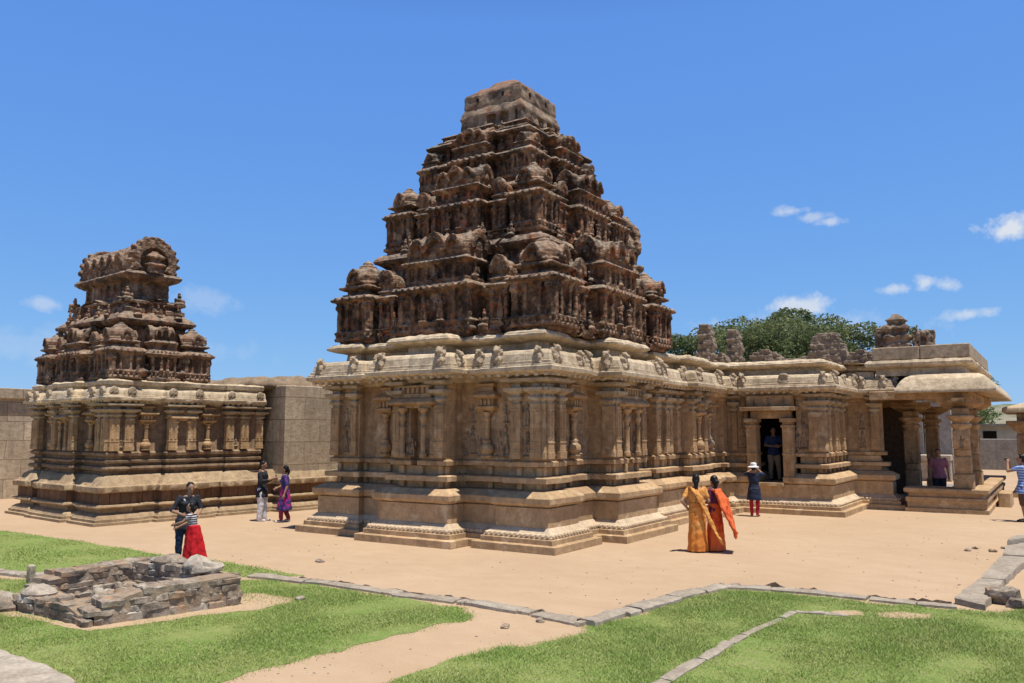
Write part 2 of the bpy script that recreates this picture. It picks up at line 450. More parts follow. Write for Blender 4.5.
def sheet(name, poly, z, mat):
    bm = bmesh.new(); vs = [bm.verts.new((*p, z)) for p in poly]
    es = [bm.edges.new((vs[i], vs[(i + 1) % len(vs)])) for i in range(len(vs))]
    bmesh.ops.triangle_fill(bm, edges=es, use_beauty=True)
    for f in bm.faces:
        if f.normal.z < 0: f.normal_flip()
    m = bpy.data.meshes.new(name); bm.to_mesh(m); bm.free()
    return struct(link(name, m, mat))

gx = lambda L: [G(*p) for p in L]
kerb_left = gx([(-70, 569), (0, 574), (31, 577), (120, 577)])
kerb_main = gx([(250, 577), (330, 585), (400, 595), (470, 604), (535, 615), (587, 626)])
kerb_up = gx([(587, 626), (632, 612), (674, 600), (700, 593), (722, 588)])
kerb_right = gx([(722, 588), (770, 590), (826, 595), (870, 600), (918, 605), (958, 608)])
kerb_thin = gx([(640, 698), (665, 682), (700, 661), (745, 636), (795, 613)])
kerb_thin2 = gx([(795, 613), (825, 615), (850, 617)])
far_grass = wobble(gx([(-150, 505), (0, 530.5), (90, 543), (156, 554), (230, 563), (305, 576), (250, 577), (120, 576), (31, 575), (-120, 563)]), amp=.06)
near_grass = wobble(gx([(-60, 580), (31, 580), (250, 580), (330, 587.5), (400, 598), (458, 607), (461, 621), (400, 634), (335, 650), (270, 667), (205, 684), (180, 700), (90, 700), (70, 682), (0, 656), (-60, 636)]), amp=.16, fr=1.8)
mid_grass = wobble(gx([(560, 640), (587, 630), (632, 616), (674, 603.5), (722, 591), (770, 593), (826, 598), (870, 603), (918, 607.5), (958, 611), (1004, 613), (1060, 606), (1110, 640), (1100, 720), (640, 720), (370, 720), (392, 683), (440, 664), (500, 648)]), amp=.16, fr=1.8)
sheet('lawn', far_grass, .004, M['lawn']); sheet('lawn', near_grass, .004, M['lawn']); sheet('lawn', mid_grass, .004, M['lawn'])
# bare earth where people walk round the ruin, and a worn patch beyond the thin kerb
bare = [wobble(gx([(-40, 598), (10, 600), (40, 608), (100, 618), (180, 607), (240, 594), (262, 594), (288, 598), (292, 603), (258, 610), (200, 616), (120, 628), (86, 633), (40, 623), (0, 614), (-40, 608)]), amp=.10, fr=2.2),
        wobble(gx([(832, 612), (856, 611), (862, 615), (840, 617)]), amp=.06, fr=2.5), wobble(gx([(876, 613), (905, 613), (934, 615), (930, 619), (896, 619), (880, 617)]), amp=.08, fr=2.5)]
for q in bare: sheet('bare_earth', q, .008, M['sand'])

# ------------------------------------------------------------------ the large temple
MP = [(-7.325, 0), (-5.22, 0), (-5.22, .17), (-4.95, .17), (-4.95, -.43), (-2.23, -.43), (-2.23, .17), (-2.02, .17), (-2.02, 0), (0, 0),
      (0, 2.02), (-.17, 2.02), (-.17, 2.34), (.43, 2.34), (.43, 5.25), (-.17, 5.25), (-.17, 5.6), (0, 5.6), (0, 7.4), (.3, 7.4), (.3, 10.0), (.1, 10.0), (.1, 10.3), (.3, 10.3),
      (.3, 10.76), (3.19, 10.76), (3.19, 13.95), (4.3, 13.95), (4.3, 15.3), (3.3, 15.3), (3.3, 24), (-9.5, 24), (-9.5, 12), (-7.6, 12), (-7.6, 7.4), (-7.325, 7.4)]
# the same outline with the doorway and the two niche slots let in (their widths open as the inset grows)
DOOR = [(.3, 10.76), (.93, 10.76), (.93, 12.4), (1.15, 12.4), (1.15, 10.76), (3.19, 10.76)]
def slot(p, q, c, gap, depth):
    p, q = Vector(p), Vector(q); d = (q - p).normalized(); n = Vector((-d.y, d.x)); m = p + d * c
    a, b = m - d * gap / 2, m + d * gap / 2
    return [tuple(a), tuple(a + n * depth), tuple(b + n * depth), tuple(b)]
MPd = MP[:24] + DOOR + MP[26:]
def with_slots(P, t=.60):
    OP = offset_poly(P, t); out = []
    for i, p in enumerate(P):
        out.append(OP[i])
        if p == (-4.95, -.43): out += slot(OP[i], OP[i + 1], .65, .28, .24)
        if p == (.43, 2.34): out += slot(OP[i], OP[i + 1], .85, .28, .24)
    return out
MPs = with_slots(MPd)

T = thing('temple', 'large stone temple with a stepped dark tower, carved walls and pillared porch', 'temple', (-3.66, 3.66, 0))
TO = Vector(T.location)
def tp(name, mesh, mat, x=0.0, y=0.0, z=0.0, rot=0.0, scale=None, parent=None):
    if parent is None: return link(name, mesh, mat, T, (x - TO.x, y - TO.y, z), rot, scale)
    return link(name, mesh, mat, parent, (x, y, z), rot, scale)

low = [(0.02, -.05), (0, .0), (0, .145), (.015, .155), (.14, .16), (.14, .255), (.15, .265), (.205, .27)]
bead = [(.205, .265), (.19, .27), (.185, .29), (.20, .30), (.205, .345), (.235, .355), (.255, .36), (.355, .45), (.385, .46)]
blk = [(.372, .45), (.372, .852)]
pl_mesh = sweep('plinth', MP, low, seg=.25, amp=.010, seed=1, ang=11)
mid = [(.372, .85), (.42, .853), (.42, .875), (.34, .885), (.29, .91), (.27, .94), (.27, 1.045), (.285, 1.06), (.46, 1.165), (.50, 1.175), (.74, 1.18), (.74, 1.32), (.73, 1.33), (.475, 1.335), (.47, 1.44), (.485, 1.455), (.74, 1.47), (.74, 1.655)]
pm_mesh = sweep('plinth_moulding', MPd, mid, seg=.25, amp=.009, seed=2, ang=11)
upw = [(.74, 1.655), (.70, 1.67), (.555, 1.675), (.55, 1.765), (.565, 1.78), (.62, 1.80), (.63, 1.84), (.63, 3.38), (.60, 3.42), (.60, 3.52)]
tp('wall', sweep('wall', MPs, [(t_ - .60, z_) for t_, z_ in upw], seg=.4, amp=.006, seed=3, ang=25), M['wall'])
ev = [(.60, 3.50), (.56, 3.52), (.54, 3.585), (.30, 3.61), (.18, 3.645), (.115, 3.67), (.11, 3.75), (.135, 3.765), (.14, 3.80), (.19, 3.81), (.19, 3.865), (.225, 3.875), (.23, 3.91), (.24, 3.96), (.26, 4.03), (.31, 4.09), (.40, 4.125), (.52, 4.135), (.66, 4.12), (.80, 4.10)]
ev_mesh = sweep('eave', MP, ev, seg=.2, amp=.014, freq=3.2, seed=4, ang=18)
pv = [(.80, 4.08), (.82, 4.34), (.66, 4.36), (.60, 4.38), (.52, 4.40), (.46, 4.43), (.455, 4.475), (.485, 4.49), (.50, 4.525), (.56, 4.565), (.66, 4.59), (.9, 4.60), (1.3, 4.605)]
tp('parapet', sweep('parapet', MP, pv, seg=.10, amp=.030, freq=4.0, seed=5, top=True, ang=25), M['eave'])

def edges_of(poly, t):
    op = offset_poly(poly, t); n = len(op)
    for i in range(n):
        a, b = Vector(op[i]), Vector(op[(i + 1) % n]); d = b - a
        yield i, a, b, d.length, math.atan2(d.y, d.x)
def seen(a, b):
    """only the two sides the courtyard shows"""
    return max(a.x, b.x) > -7.6 and max(a.y, b.y) < 16 and not (a.x < -7.2 and b.x < -7.2)

# bead row and rafter ends
mb = MB(); md_ = MB(); st = MB()
for i, a, b, L, rt in edges_of(MP, .205):
    if seen(a, b):
        k = max(1, int(L / .115))
        for j in range(k):
            p = a.lerp(b, (j + .5) / k); mb.ell((p.x, p.y, .322), (.05, .05, .042), 6, 4)
for i, a, b, L, rt in edges_of(MP, .19):
    if seen(a, b) and L > .25:
        k = max(1, int(L / .21)); d = (b - a).normalized()
        for j in range(k):
            p = a.lerp(b, (j + .5) / k); q = p + Vector((-d.y, d.x)) * .16
            md_.bar((p.x, p.y, 3.56), (q.x, q.y, 3.60), .09, .075)
for i, a, b, L, rt in edges_of(MPd, .735):
    if seen(a, b) and L > .3:
        k = max(1, int(L / .6)); d = (b - a).normalized(); nn = Vector((d.y, -d.x))
        for j in range(k + 1):
            p = a.lerp(b, .06 + .88 * j / k); q = p + nn * .075
            st.bar((p.x, p.y, 1.185), (q.x, q.y, 1.185), .13, .14); st.bar((p.x, p.y, 1.475), (q.x, q.y, 1.475), .12, .185)
tp('plinth', merged(pl_mesh, sweep('block', MP, blk, seg=.25, amp=.008, seed=6, ang=11)), M['plinth'])
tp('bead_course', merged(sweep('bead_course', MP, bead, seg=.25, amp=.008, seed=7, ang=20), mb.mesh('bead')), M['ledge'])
tp('plinth_moulding', merged(pm_mesh, st.bevel('post', .01)), M['plinth'])
tp('eave', merged(ev_mesh, md_.bevel('rafter_end', .01)), M['eave'])

# --- wall pieces (x along the wall, -y outwards, wall face at y = 0)
def pilaster_mesh(w=.25, p=.12, h=1.66, name='pilaster'):
    s = MB(); a = w / 2
    s.box(-a - .012, a + .012, -p - .012, .03, 0, .15); s.box(-a - .004, a + .004, -p - .004, .03, .15, .2)
    s.box(-a, a, -p, .03, .2, h * .70)
    s.box(-a - .012, a + .012, -p - .012, .03, .33, .36); s.box(-a - .012, a + .012, -p - .012, .03, h * .62, h * .64)
    s.box(-a * .8, -a * .2, -p - .014, -p, .42, h * .6); s.box(a * .2, a * .8, -p - .014, -p, .42, h * .6)
    return s.bevel(name, .006, .002, 3)
def capital_mesh(w=.25, p=.12, h=1.66):
    s = MB(); a = w / 2
    def fl(prof):
        s.loft([[(-a - d, -p - d, z), (a + d, -p - d, z), (a + d, .03, z), (-a - d, .03, z)] for d, z in prof])
    fl([(-.03, h * .70), (-.03, h * .735), (.0, h * .74), (.035, h * .765), (.03, h * .79), (-.01, h * .80), (-.01, h * .815), (.06, h * .845), (.11, h * .86), (.115, h * .9), (.10, h * .905)])
    fl([(-.01, h * .90), (-.01, h * .955)])
    fl([(.02, h * .955), (.10, h * .975), (.16, h * .985), (.16, h * 1.02)])
    return s.bevel('capital', .005, .002, 5)
PIL = pilaster_mesh(); CAP = capital_mesh()
PILs = pilaster_mesh(.16, .08, 1.66); CAPs = capital_mesh(.16, .08, 1.66)
def pilaster(x, y, rot, thin=False, z=1.84, parent=None, mat=None, sz=1.0):
    mat = mat or M['wall']
    f = tp if parent is None else (lambda n, m, mt, x, y, z, r, sc: link(n, m, mt, parent, (x, y, z), r, sc))
    o = f('pilaster', PILs if thin else PIL, mat, x, y, z, rot, (1, 1, sz))
    link('capital', CAPs if thin else CAP, M['carving'], o)
    return o

def niche_mesh():
    s = MB()
    for q in (-.30, .30):                       # colonnettes
        s.lathe([(.085, 0), (.085, .1), (.06, .12), (.06, .62), (.075, .66), (.05, .70), (.05, .76), (.085, .84), (.09, .90), (.06, .95), (.06, 1.0), (.13, 1.05), (.13, 1.10)], (q, -.13), 0, 8)
    s.box(-.56, -.42, -.05, .02, 0, 1.15); s.box(.42, .56, -.05, .02, 0, 1.15)
    s.loft([[(-.5 - d, -.14 - d, z), (.5 + d, -.14 - d, z), (.5 + d, .3, z), (-.5 - d, .3, z)] for d, z in ((0, 1.10), (0, 1.16), (.10, 1.17), (.16, 1.19), (.16, 1.24), (.10, 1.30), (.02, 1.33), (0, 1.34), (0, 1.42), (-.04, 1.43), (-.04, 1.62))])
    for k in range(7): s.box(-.42 + .14 * k - .035, -.42 + .14 * k + .035, -.16, -.08, 1.43, 1.56)
    s.box(-.5, .5, -.17, -.06, 1.56, 1.60)
    return s.bevel('niche', .008, .004, 2)
NICHE = niche_mesh()
def panjara_mesh():
    s = MB()
    s.lathe([(.14, 0), (.15, .05), (.10, .08), (.17, .17), (.16, .26), (.09, .33), (.11, .38), (.065, .40), (.06, .82), (.09, .86), (.06, .90), (.10, .97), (.11, 1.0)], (0, -.08), 0, 8)
    s.loft([[(-.16 - d, -.12 - d, z), (.16 + d, -.12 - d, z), (.16 + d, .03, z), (-.16 - d, .03, z)] for d, z in ((-.05, .97), (0, 1.02), (.06, 1.06), (.09, 1.09), (.09, 1.13), (.02, 1.15), (.02, 1.28), (.06, 1.30), (.15, 1.33), (.15, 1.38), (.06, 1.44), (0, 1.47), (0, 1.56), (.06, 1.58), (.06, 1.62), (-.04, 1.66))])
    for q in (-.11, 0, .11): s.box(q - .03, q + .03, -.19, -.12, 1.15, 1.28)
    return s.bevel('wall_turret', .007, .004, 4)
PANJ = panjara_mesh()

def figure_raw(s, x=0, y=0, z=0, k=1.0, var=0, seat=False):
    """small carved figure about .62k tall"""
    e = lambda c, r: s.ell((x + c[0] * k, y + c[1] * k, z + c[2] * k), tuple(q * k for q in r), 8, 6)
    sg = 1 if var % 2 == 0 else -1
    if seat:
        e((0, -.05, .07), (.17, .10, .07)); e((0, 0, .2), (.085, .06, .13)); e((0, -.01, .38), (.06, .055, .07)); e((0, 0, .46), (.045, .045, .05))
        e((-.12, -.03, .2), (.035, .04, .1)); e((.12, -.03, .2), (.035, .04, .1))
    else:
        e((-.05 * sg, 0, .13), (.045, .045, .14)); e((.06 * sg, 0, .13), (.045, .045, .14)); e((0, 0, .28), (.085, .055, .06)); e((.01 * sg, 0, .39), (.08, .055, .10))
        e((0, -.01, .54), (.05, .05, .055)); e((0, 0, .61), (.035, .035, .05))
        e((-.13 * sg, 0, .35), (.03, .035, .10)); e((.14 * sg, 0, .44), (.03, .035, .09)); e((0, 0, .0), (.16, .08, .03))
def relief_mesh(var):
    s = MB(); figure_raw(s, 0, 0, 0, 1.0, var)
    if var == 2: s.arch((0, .015, .42), .24, .06, .72, 'y', 12, .1, .15)
    if var == 2: figure_raw(s, -.2, 0, 0, .6, 1); figure_raw(s, .2, 0, 0, .6, 0)
    s.v = [(a, min(b * .95, .02), c) for a, b, c in s.v]
    return s.eroded('relief_figure', .014, .008, 9, var)
REL = [relief_mesh(i) for i in range(3)]
def relief(x, y, z, rot, var=0, k=1.0, mat=None, parent=None):
    return link('relief_figure', REL[var], mat or M['relief'], parent or T, ((x, y, z) if parent else (x - TO.x, y - TO.y, z)), rot, k)

def panel_mesh():
    s = MB()
    s.box(-.28, .28, -.018, .01, 0, .03); s.box(-.28, .28, -.018, .01, 1.05, 1.08); s.box(-.28, -.25, -.018, .01, .03, 1.05); s.box(.25, .28, -.018, .01, .03, 1.05)
    s.box(-.25, .25, -.018, .01, .5, .525)
    return s.bevel('panel_frame', .005)
PANEL = panel_mesh()
def on_front(seq, y): return [(k, s, y, 0.0) for k, s in seq]
def on_side(seq, x): return [(k, x, s, R(90)) for k, s in seq]
FW, RW = .63, -.63
places = []
# front (facing -y)
places += on_front([('P', -6.57), ('p', -5.99), ('r', -6.28)], .63) + on_front([('j', -5.08)], .80)
places += on_front([('P', -4.19), ('P', -2.99), ('n', -3.70), ('r1', -4.02), ('r0', -3.19)], .20)
places += on_front([('j', -2.12), ('r1', -2.56), ('r1', -1.68)], .80) + on_front([('P', -1.26), ('P', -.76), ('r', -1.01)], .63)
# right side (facing +x)
places += on_side([('P', .76), ('P', 1.26), ('r', 1.01)], -.63) + on_side([('j', 2.1), ('r0', 1.68), ('r1', 2.55)], -.80)
places += on_side([('P', 3.10), ('P', 4.49), ('n', 3.79), ('r0', 3.32), ('r1', 4.27)], -.20)
places += on_side([('j', 5.35), ('r1', 5.0), ('r0', 5.8)], -.80)
places += on_side([('P', 6.36), ('r', 6.68), ('P', 7.0), ('p', 7.35), ('P', 7.8)], -.63) + on_side([('P', 8.2), ('p', 8.55), ('n', 8.72)][:1] + [('j', 8.62), ('P', 9.1)], -.33)
places += on_side([('j', 10.0), ('r0', 9.65), ('r1', 10.45)], -.53)
# doorway wall (facing -y)
places += on_front([('p', -.10), ('r', .16), ('r2', 1.98), ('P', 2.28)], 11.39)
# its east side and the bay next to the porch
places += on_side([('P', 11.75), ('r', 12.15), ('P', 12.6), ('p', 13.1), ('P', 13.7)], 2.56) + on_front([('P', 3.45), ('r', 3.05)], 14.58)
for kind, x, y, rt in places:
    if kind == 'P': pilaster(x, y, rt)
    elif kind == 'p': pilaster(x, y, rt, True)
    elif kind == 'n': tp('niche', NICHE, M['wall'], x, y, 1.84, rt)
    elif kind == 'j': tp('wall_turret', PANJ, M['wall'], x, y, 1.84, rt)
    else:
        v = int(kind[1]) if len(kind) > 1 else random.choice((0, 1))
        if kind == 'r': tp('panel_frame', PANEL, M['wall'], x, y, 1.95, rt, (.62, 1, 1))
        dz = random.uniform(.12, .2)
        relief(x, y, 1.86 + dz * .3, rt, v, random.uniform(.80, .95) if len(kind) == 1 else random.uniform(.95, 1.15))
        if len(kind) == 1: relief(x, y, 2.52, rt, 1 - v if v < 2 else 0, .8)
        else:
            a_ = .26 if rt == 0 else 0; b_ = 0 if rt == 0 else .26
            for q in (-1, 1): relief(x + q * a_ * .8, y + q * b_ * .8, 1.88, rt, 0, .62)
            relief(x, y, 2.62, rt, 1, .62)
# square corner pilasters
s = MB(); s.rect(.15, .15, [(-.012, 0), (-.012, .15), (0, .16), (0, 1.16)]); CPIL = s.bevel('pilaster', .006, .002, 8)
s = MB(); s.rect(.15, .15, [(.03, 1.16), (.03, 1.21), (-.035, 1.26), (-.03, 1.31), (.01, 1.33), (.01, 1.36), (-.06, 1.4), (-.11, 1.43), (-.115, 1.5), (.02, 1.51), (.02, 1.58), (-.1, 1.62), (-.16, 1.64), (-.16, 1.7)]); CCAP = s.bevel('capital', .005, .002, 9)
for x, y in ((-.70, .70), (-6.62, .70), (2.49, 11.46), (-.27, 4.53), (-.27, 3.05)):
    o = tp('pilaster', CPIL, M['wall'], x, y, 1.84); link('capital', CCAP, M['carving'], o)

# doorway: jambs, lintel, threshold, near-black panels painting the shade of the space beyond
dy = 11.39
s = MB(); s.box(-.17, .17, -.36, .12, 0, .16); s.box(-.15, .15, -.34, .12, .16, 1.62); s.box(-.17, .17, -.36, .12, .8, .86)
s.box(-.18, .18, -.37, .12, 1.62, 1.70); s.box(-.14, .14, -.33, .12, 1.70, 1.78); s.box(-.2, .2, -.40, .12, 1.78, 1.90)
JAMB = s.bevel('door_jamb', .012, .004, 3)
fr = tp('doorway', (lambda q: (q.box(-.84, .84, -.5, .25, 3.05, 3.17), q.box(-.60, .60, -.20, .3, 2.82, 3.05), q.box(-.7, .7, -.25, .25, 3.17, 3.52), q.bevel('doorway', .014, .004, 4))[-1])(MB()), M['wall'], 1.04, dy, 0)
for q in (-.545, .545): link('door_jamb', JAMB, M['wall'], fr, (q, 0, .92))
s = MB(); s.box(-.40, .40, -.42, 1.8, .80, .90); link('threshold', s.bevel('threshold', .01), M['plinth'], fr, (0, 0, 0))
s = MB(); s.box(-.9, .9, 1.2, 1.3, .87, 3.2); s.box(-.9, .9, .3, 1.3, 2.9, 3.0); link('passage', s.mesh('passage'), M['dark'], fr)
for q in (-.45, 0, .45): relief(1.04 + q, dy - .25, 3.2, 0, 0, .42)

# --- crouching lion figures along the eave
def lion_mesh(seed):
    s = MB()
    s.box(-.17, .17, -.10, .16, 0, .30); s.ell((0, -.06, .22), (.15, .12, .2), 10, 7); s.ell((0, -.07, .47), (.115, .115, .12), 10, 7); s.ell((0, -.17, .44), (.06, .06, .05), 8, 5)
    for q in (-1, 1):
        s.ell((.1 * q, -.14, .12), (.05, .05, .13), 8, 5); s.ell((.09 * q, -.03, .57), (.04, .03, .05), 6, 4); s.ell((.13 * q, -.02, .36), (.05, .07, .09), 8, 5)
    s.ell((0, .08, .36), (.13, .12, .16), 8, 5)
    return s.eroded('eave_lion', .022, .05, 7, seed, 1)
LION = [lion_mesh(i) for i in range(3)]
def block_mesh():
    s = MB(); s.box(-.2, .2, -.06, .2, 0, .42); s.box(-.23, .23, -.09, .2, .0, .2); s.ell((0, 0, .42), (.2, .1, .08), 8, 5)
    return s.eroded('eave_block', .025, .03, 5, 3, 2)
BLK = block_mesh()
n_or = 0
opl = edges_of(MP, .26)
for i, a, b, L, rt in opl:
    if not seen(a, b) or L < .45: continue
    d = (b - a).normalized()
    ss = [.24, L - .24] if L > 1.1 else [L / 2]
    if L > 2.4: ss.append(L * .52)
    if L > 3.2 : ss = [.24, L - .24, L * .33, L * .66] if False else ss
    for s_ in ss:
        p = a + d * s_; n_or += 1
        blk = (L > 2.4 and abs(s_ - L * .52) < .01)
        tp('eave_block' if blk else 'eave_lion', BLK if blk else LION[n_or % 3], M['carving'], p.x, p.y, 3.80, rt, random.uniform(.62, .76))

# ------------------------------------------------------------------ the stepped tower
TC = (-3.53, 3.79)                       # middle of the tower
def mirror4(fn):
    for k in range(4): fn(k * math.pi / 2)
def kuta_mesh(hw, hwall, name='corner_turret', seed=0, voxel=.028):
    s = MB(); k = hw / .55
    s.rect(hw, hw, [(0, 0), (0, .07), (.05 * k, .09), (.05 * k, .15), (0, .17), (0, .22), (.06 * k, .24)])
    s.rect(hw - .125 * k, hw - .125 * k, [(0, .2), (0, hwall)])
    def kudu(h_, z_, r_, n_):
        for f in range(4):
            c, sn = math.cos(f * math.pi / 2), math.sin(f * math.pi / 2)
            for i in range(n_):
                u, v = -h_ + 2 * h_ * (i + .5) / n_, -h_
                s.ell((u * c - v * sn, u * sn + v * c, z_), r_, 6, 5)
    kudu(hw + .05 * k, hwall + .05, .045 * k, 5); kudu(hw - .01 * k, hwall - .09, .03 * k, 9); kudu(hw - .0 * k, .12, .04 * k, 6)
    for sx in (-1, -.42, .42, 1):
        for f in range(4):
            c, sn = math.cos(f * math.pi / 2), math.sin(f * math.pi / 2)
            u, v = sx * (hw - .13 * k), -(hw - .065 * k)
            x, y = u * c - v * sn, u * sn + v * c
            r = .062 * k if abs(sx) == 1 else .042 * k
            s.box(x - r, x + r, y - r, y + r, .22, hwall - .05)
            s.box(x - r * 1.5, x + r * 1.5, y - r * 1.5, y + r * 1.5, hwall - .22, hwall - .13)
    s.rect(hw, hw, [(.08 * k, hwall - .10), (.02 * k, hwall - .06), (-.06 * k, hwall - .03), (-.085 * k, hwall), (-.08 * k, hwall + .03), (-.02 * k, hwall + .08), (.06 * k, hwall + .115), (.12 * k, hwall + .12), (.12 * k, hwall + .17)])
    z = hwall + .15
    s.rect(hw, hw, [(.2 * k, z), (.2 * k, z + .13 * k)]); s.rect(hw, hw, [(.16 * k, z + .11 * k), (.05 * k, z + .15 * k), (.06 * k, z + .2 * k), (.2 * k, z + .24 * k)])
    z += .2 * k
    s.oct(hw, [(.66, z), (.78, z + .05 * k), (.83, z + .14 * k), (.82, z + .27 * k), (.72, z + .38 * k), (.52, z + .46 * k), (.3, z + .53 * k)], n=20, p=2.6)
    s.oct(hw, [(.86, z + .05 * k), (.88, z + .075 * k), (.86, z + .10 * k)], n=20, p=3.2)
    s.lathe([(.2 * k, z + .48 * k), (.23 * k, z + .54 * k), (.12 * k, z + .58 * k), (.13 * k, z + .63 * k), (.03 * k, z + .70 * k)])
    for f in range(4):
        q = hw * .82
        c = (q, 0) if f == 0 else (-q, 0) if f == 1 else (0, q) if f == 2 else (0, -q)
        s.arch((c[0], c[1], z + .17 * k), .21 * k, .16 * k, .58, 'x' if f < 2 else 'y', 10)
        s.ell((c[0], c[1], z + .14 * k), .085 * k, 6, 5)
    return s.eroded(name, voxel * .72, .011, 9, seed, 0)
def sala_mesh(hx, hy, h1, h2, hr, name='oblong_turret', seed=0, voxel=.03):
    s = MB()
    s.rect(hx, hy, [(0, 0), (0, .08), (.05, .1), (.05, .17), (0, .19), (0, .24), (.07, .26)])
    s.rect(hx - .115, hy - .115, [(0, .2), (0, h1)]); s.rect(hx * .8 - .08, hy * .85 - .08, [(0, h1), (0, h1 + h2)])
    for i in range(int(hx / .09)):
        x = -hx + 2 * hx * (i + .5) / int(hx / .09); s.ell((x, -hy - .06, h1 + .045), .045, 6, 5); s.ell((x, -hy - .0, h1 - .09), .03, 6, 5); s.ell((x * .8, -hy * .85 - .07, h1 + h2 + .13), .042, 6, 5); s.ell((x, -hy, .13), .04, 6, 5)
    n = max(2, int(hx / .19))
    for i in range(n + 1):
        if abs(i - n / 2) < .6: continue
        x = -hx + .14 + (2 * hx - .28) * i / n
        s.box(x - .06, x + .06, -hy - .01, -hy + .14, .2, h1 - .04); s.box(x - .085, x + .085, -hy - .02, -hy + .14, h1 - .2, h1 - .13)
    for q in (-1, 1): figure_raw(s, q * .22 * hx, -hy - .02, .26, h1 * .95, 0)
    s.rect(hx, hy, [(.1, h1 - .1), (.02, h1 - .06), (-.07, h1 - .03), (-.09, h1 + .01), (-.02, h1 + .08), (.08, h1 + .12), (.14, h1 + .13)])
    z = h1 + .12
    s.rect(hx * .8, hy * .85, [(.0, z), (.0, z + .1), (.12, z + .11)]); s.rect(hx * .8, hy * .85, [(.02, z + h2 - .09), (-.08, z + h2 - .03), (-.1, z + h2 + .02), (0, z + h2 + .08), (.12, z + h2 + .1)])
    for q in (-.74, -.5, -.24, .24, .5, .74): s.box(q * hx - .045, q * hx + .045, -hy * .85 - .01, 0, z, z + h2)
    figure_raw(s, 0, -hy * .85 + .02, z + .08, h2 * 1.3, 0, True)
    z += h2 + .06
    s.barrel((0, 0, z), hx * 1.62, hy * .8, hr, 'x')
    for q in (-1, 1): s.arch((q * hx * .82, 0, z + hr * .45), hr * .52, .12, .55, 'x', 12); s.ell((q * hx * .82, 0, z + hr * .4), (.06, hr * .2, hr * .25), 8, 6)
    for q in (-.48, 0, .48):
        r = hr * (.50 if q == 0 else .36)
        s.arch((q * hx, -hy * .80, z + hr * .40), r, .2, .6, 'y', 12); figure_raw(s, q * hx, -hy * .8, z + hr * .18, r * 1.3, 0, True)
    for q in (-.6, 0, .6): s.lathe([(.06, z + hr * .95), (.08, z + hr * 1.02), (.04, z + hr * 1.08), (.015, z + hr * 1.15)], (q * hx, 0), 0, 8)
    return s.eroded(name, voxel * .72, .011, 9, seed, 0)
def panjara_tower(hw, h, hr, name='slim_turret', seed=0, voxel=.026):
    s = MB(); d = hw * .95
    s.rect(hw, d, [(0, 0), (0, .08), (.03, .1), (.03, .16), (0, .18), (.04, .22)])
    s.rect(hw - .10, d - .12, [(0, .15), (0, h)]); figure_raw(s, 0, -d + .08, .22, h * .95, seed % 2)
    for q in (-1, 1): s.box(q * (hw - .08) - .045, q * (hw - .08) + .045, -d - .0, -d + .1, .2, h - .04); s.box(q * (hw - .08) - .07, q * (hw - .08) + .07, -d - .03, -d + .1, h - .2, h - .13)
    s.rect(hw, d, [(.06, h - .09), (-.04, h - .03), (-.07, h + .01), (0, h + .07), (.07, h + .1)])
    s.rect(hw * .75, d * .8, [(0, h), (0, h + .14)]); s.rect(hw * .8, d * .85, [(0, h + .12), (-.06, h + .15), (-.05, h + .19), (.06, h + .23)])
    z = h + .2
    s.barrel((0, 0, z), d * 1.7, hw * .8, hr, 'y'); s.arch((0, -d * .85, z + hr * .45), hw * .95, .12, .5, 'y', 12); s.ell((0, -d * .85, z + hr * .42), (hw * .4, .05, hw * .45), 8, 6)
    s.lathe([(.05, z + hr * .95), (.07, z + hr * 1.02), (.02, z + hr * 1.2)], (0, 0), 0, 8)
    return s.eroded(name, voxel * .75, .011, 9, seed, 0)
def statue_mesh(var, seat=False):
    s = MB(); figure_raw(s, 0, 0, .02, 1.0, var, seat); s.box(-.15, .15, -.09, .12, -.02, .04)
    if var == 1: s.arch((0, .05, .38), .25, .08, .75, 'y', 12, .2, .2)
    return s.eroded('tower_statue', .018, .015, 8, var)
STAT = [statue_mesh(0), statue_mesh(1), statue_mesh(0, True)]

def tier_wall(name, pieces, seed, c, posts=()):
    """one storey: several moulded courses plus rows of little wall posts, as one worn mesh"""
    ms = []
    for i, (hx, hy, lay, prof) in enumerate(pieces):
        ms.append(sweep(name, bays(hx, hy, lay, c), prof, seg=.08, zseg=.05, amp=.022, freq=5.5, seed=seed + i, ang=35))
    for h, hy, z0, z1, n, r in posts:
        s = MB()
        for side in range(4):
            ca, sa = math.cos(side * math.pi / 2), math.sin(side * math.pi / 2); hh, oo = (h, hy) if side % 2 == 0 else (hy, h)
            for k in range(n):
                u = -hh + r + (2 * hh - 2 * r) * (k + .5) / n + random.uniform(-.03, .03); rr = r * random.uniform(.8, 1.2)
                q = []
                for du, dv in ((-rr, -rr * .9), (rr, -rr * .9), (rr, rr), (-rr, rr)):
                    x, y = (u + du), (-oo + dv); q.append((c[0] + x * ca - y * sa, c[1] + x * sa + y * ca))
                q2 = []
                for du, dv in ((-rr * 1.7, -rr * 1.6), (rr * 1.7, -rr * 1.6), (rr * 1.7, rr), (-rr * 1.7, rr)):
                    x, y = (u + du), (-oo + dv); q2.append((c[0] + x * ca - y * sa, c[1] + x * sa + y * ca))
                zt = z0 + (z1 - z0) * .8
                s.loft([[(x, y, z0) for x, y in q], [(x, y, zt) for x, y in q], [(x, y, zt + .04) for x, y in q2], [(x, y, zt + .1) for x, y in q2], [(x, y, zt + .11) for x, y in q], [(x, y, z1) for x, y in q]])
        ms.append(s.mesh('post'))
    return merged(*ms)

